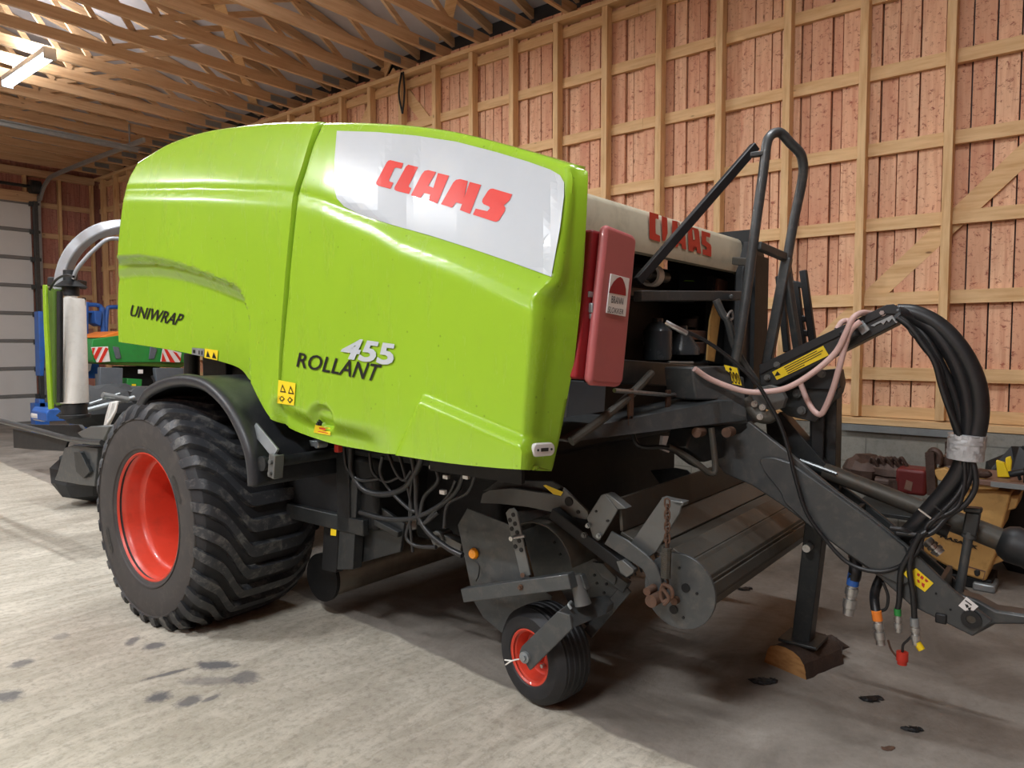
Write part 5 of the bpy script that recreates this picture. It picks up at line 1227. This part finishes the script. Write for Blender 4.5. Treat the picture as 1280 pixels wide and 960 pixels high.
# tilted housing
hs = [(1180,668),(1160,652),(1170,615),(1180,606),(1250,622),(1251,640),(1243,690),(1228,728),(1195,716),(1165,700)]
fxplate('housing_panel', [(1156,655),(1165,647),(1251,678),(1232,727),(1205,719),(1176,704),(1154,690)], XB, .30, M['yellow_m'], yc, bevel=.015)
fxplate('upper_panel', [(1180,604),(1217,608),(1264,616),(1252,664),(1200,648),(1174,632)], XB+.04, .35, M['yellow_m'], yc, bevel=.012)
fxplate('yellow_wing', [(1250,622),(1275,618),(1270,636),(1255,640)], XB+.08, .3, M['yellow_m'], yc, bevel=.01)
fxplate('front_rim', [(1176,596),(1200,590),(1250,604),(1248,612),(1215,612),(1180,606)], XB-.02, .12, M['yellow_m'], yc)
ZT = FX(1250,602,XB-.05).z; m = MB(); m.bx(XB-.05, XB+.42, FX(1300,600,XB).y, FX(1206,590,XB).y, ZT-.035, ZT); link('work_top', m, M['brownplate'], yc, bevel=.006)
m = MB(); m.bx(XB-.06, XB-.05, FX(1300,600,XB).y, FX(1240,600,XB).y, ZT-.035, ZT-.005); link('work_top_edge', m, M['galv'], yc)
fxplate('inner_rim', [(1166,588),(1180,585),(1194,592),(1190,604),(1172,600)], XB-.03, .2, M['yellow_m'], yc)
decal('housing_lettering', text_mesh('PIASARIK', ((1174.5,671.5),(1222,687),(1223.5,683),(1177,668)), .05, 1.0), lambda x, y: FX(x, y, XB-.004), M['blackink'], yc)
fxplate('corner_bolt', [(1217,714),(1221,712),(1225,714),(1225,719),(1221,721),(1218,719)], XB-.01, .02, M['grey_d'], yc)
fxplate('seam', [(1208,707),(1232,714),(1229,726),(1228,726),(1231,715),(1208,708.5)], XB-.003, .01, M['brownplate'], yc, bevel=0)
m = MB(); q = FX(1200, 700, XB+.2)
m.bx(XB+.02, XB+.3, q.y-.2, q.y+.15, 0, q.z-.05); link('pedestal', m, M['innards'], yc, bevel=.01)
m = MB(); m.bar(FX(1232,705,XB+.05), FX(1258,695,XB+.05), .02, .04); link('yellow_lever', m, M['yellow_m'], yc, bevel=.006)
m = MB(); m.bx(XB-.02, XB+.18, FX(1240,725,XB).y-.02, FX(1240,725,XB).y+.10, 0, .05); link('pedal', m, M['galv'], yc, bevel=.01)
# gear and vice parts on the yellow machine
m = MB(); m.bar(FX(1163,565,XB), FX(1166,618,XB), .05, .08); m.tube([FX(1160,572,XB), FX(1166,563,XB), FX(1174,568,XB), FX(1173,580,XB)], .022, 10); link('cast_clamp', m, M['oily'], yc, bevel=.01)
m = MB(); m.cyl(FX(1186,552,XB+.1), FX(1186,585,XB+.1), .022, 12); m.cyl(FX(1186,570,XB+.1), FX(1186,580,XB+.1), .06, 14); m.rock(FX(1190,586,XB+.1), (.07,.08,.05), 3); link('spindle', m, M['oily'], yc)
m = MB(); m.rock(FX(1228,592,XB), (.04,.05,.03), 5); link('loose_casting', m, M['oily'], yc, angle=20)
o2 = FX(1245, 596, XB+.2)
ylb = MB(); ylb.prism([FX(a, b, XB+.1) for a, b in ((1245,569),(1255,572),(1263,590),(1247,590))], Vector((.05,0,0))); ylb.prism([FX(a, b, XB+.13) for a, b in ((1257,566),(1263,564),(1265,570),(1263,590),(1257,590))], Vector((.04,0,0)))
mz = min(v.z for v in ylb.v); ylb.v = [v+Vector((0,0,ZT+.002-mz)) for v in ylb.v]
tag(link('yellow_bracket', ylb, M['yellow'], bevel=.004), 'bright yellow folded bracket standing on the brown work top at the right edge', 'bracket')
m = MB(); m.cyl(FX(1262,578,XB-.0), FX(1288,573,XB+.0), .02, 12); m.cyl(FX(1272,574,XB), FX(1276,585,XB), .01, 8); m.bx(XB-.03, XB+.05, FX(1288,572,XB).y-.05, FX(1288,572,XB).y+.03, FX(1285,588,XB).z, FX(1285,568,XB).z)
mz = min(v.z for v in m.v); m.v = [v+Vector((0,0,ZT+.002-mz)) for v in m.v]
tag(link('grease_gun', m, M['black'], bevel=.004), 'black hand tool lying beside the bright yellow bracket', 'tool')
# scrap engine on a low stand
eo = FX(1110, 622, 5.7); eo.z = 0
en = empty('scrap_engine', eo, 'oily brown small engine with a dark red cover, standing against the block wall', 'engine')
m = MB(); m.rock(FX(1082,590,5.75), (.13,.16,.13), 11, .3); link('engine_block', m, M['oily'], en, angle=20)
m = MB(); m.rock(FX(1112,588,5.75), (.12,.18,.10), 12, .45); m.cyl(FX(1095,602,5.65), FX(1125,606,5.65), .045, 16); m.cyl(FX(1100,582,5.7), FX(1128,586,5.7), .03, 12); m.cyl(FX(1120,600,5.6), FX(1122,615,5.6), .05, 14); link('manifold', m, M['oily'], en, angle=20)
m = MB(); m.box(FX(1142,600,5.65), (.2,.19,.18)); link('engine_cover', m, paint('dark_red_engine_cover', (104,34,34), .45, .1, .2, 10), en, bevel=.025, seg=3, label='dark red engine cover')
m = MB(); m.prism([FX(a, b, 5.545) for a, b in ((1133,600),(1141,603),(1139,614),(1130,611))], Vector((.005,0,0))); link('cover_sticker', m, M['brownplate'], en, smooth=False)
for k in range(5):
    m = MB(); y = FX(1088+k*9, 580, 5.68); m.tube([y, y+Vector((-.03,-.02,.05)), y+Vector((-.02,-.06,-.02))], .012, 8); link('engine_pipe', m, M['oily'], en)
a, b = FX(1062,632,5.65), FX(1165,632,5.65)
m = MB(); m.bx(5.55, 6.15, b.y, a.y, a.z-.03, a.z); st_ = link('stand_top', m, M['grey_d'], en, bevel=.005)
for x in (5.6, 6.1):
    for y in (a.y-.05, b.y+.05):
        m = MB(); m.bx(x-.03, x+.03, y-.03, y+.03, 0, a.z-.03); link('stand_leg', m, M['grey_d'], en)
# dark object at the right edge
m = MB(); q = FX(1284, 690, 6.0); m.rock(Vector((6.0, q.y, .42)), (.17,.30,.44), 21, .3); m.v = [Vector((v.x, v.y, max(0, v.z))) for v in m.v]
tag(link('covered_box', m, M['black'], angle=20), 'dark bulky covered object on the floor right of the yellow housing', 'box')
m = MB(); q = Zp(1258, 735); m.bx(q.x, q.x+.3, q.y-.12, q.y+.05, 0, .05); 
# ------------------------------------------------------------------ wood block and debris
bo = Vector((JP.x, JP.y, 0))
wk = empty('wood_block', bo, 'split firewood log with dark bark under the drawbar jack foot', 'log')
m = MB(); d1 = (Zp(1040,790)-Zp(1000,805)); d1.z = 0; d1.normalize(); s_2 = Vector((-d1.y, d1.x, 0))
c = bo
prf = []
for k in range(9):
    t = PI*k/8; prf.append((.11*math.cos(t), .028+.085*math.sin(t)**.8))
prf = [(.115,.0)]+prf+[(-.115,.0)]
rr2 = random.Random(9); rings = []
for i in range(7):
    f = -.14+.30*i/6; rings.append([c+d1*f+s_2*a*(1+.1*(rr2.random()-.5))+Zv*min(.1145, z*(1+.04*(rr2.random()-.5))) for a, z in prf])
m.loft(rings, caps=False); m.add(rings[-1], [tuple(range(len(prf)))]); link('bark', m, M['bark'], wk, angle=20)
m = MB(); m.rock(c+d1*.19+Vector((0,0,.05)), (.06,.09,.05), 31, .8); m.rock(c+d1*.13+s_2*.08+Vector((0,0,.05)), (.05,.06,.05), 32, .8); link('bark_flake', m, M['bark'], wk, angle=10)
m = MB(); m.add([p-d1*.001 for p in rings[0]], [tuple(range(len(prf)-1,-1,-1))]); m.prism([p for p in rings[0]], d1*.004); link('cut_end', m, M['woodblk'], wk, smooth=False)
def deb(x, y, sx, sy, h, sd, lab, mat='black'):
    p = Zp(x, y); m = MB(); m.rock(p+Zv*h*.6, (sx, sy*.6, h), sd, .9); m.rock(p+Zv*h*.6+Vector((-sx*.7, sy*.5, 0)), (sx*.6, sy*.7, h), sd+50, .9); m.rock(p+Zv*h*.6+Vector((sx*.8, -sy*.5, 0)), (sx*.5, sy*.4, h), sd+80, .9); m.v = [Vector((v.x, v.y, max(.001, v.z))) for v in m.v]
    tag(link('dirt_clump', m, M[mat], angle=10), lab, 'dirt', 'dirt clumps on the concrete')
deb(956, 853, .035, .05, .010, 1, 'black flat clump on the concrete, nearest to the wood block')
deb(1091, 875, .03, .04, .008, 2, 'black clump on the concrete in front of the hanging couplers')
deb(1142, 913, .02, .035, .008, 3, 'small dark clump on the concrete near the lower right corner')
deb(1111, 936, .018, .02, .004, 4, 'reddish brown crumb on the concrete at the lower right', 'rust')
deb(932, 737, .03, .04, .008, 5, 'tiny dark clump on the concrete behind the crop roller')
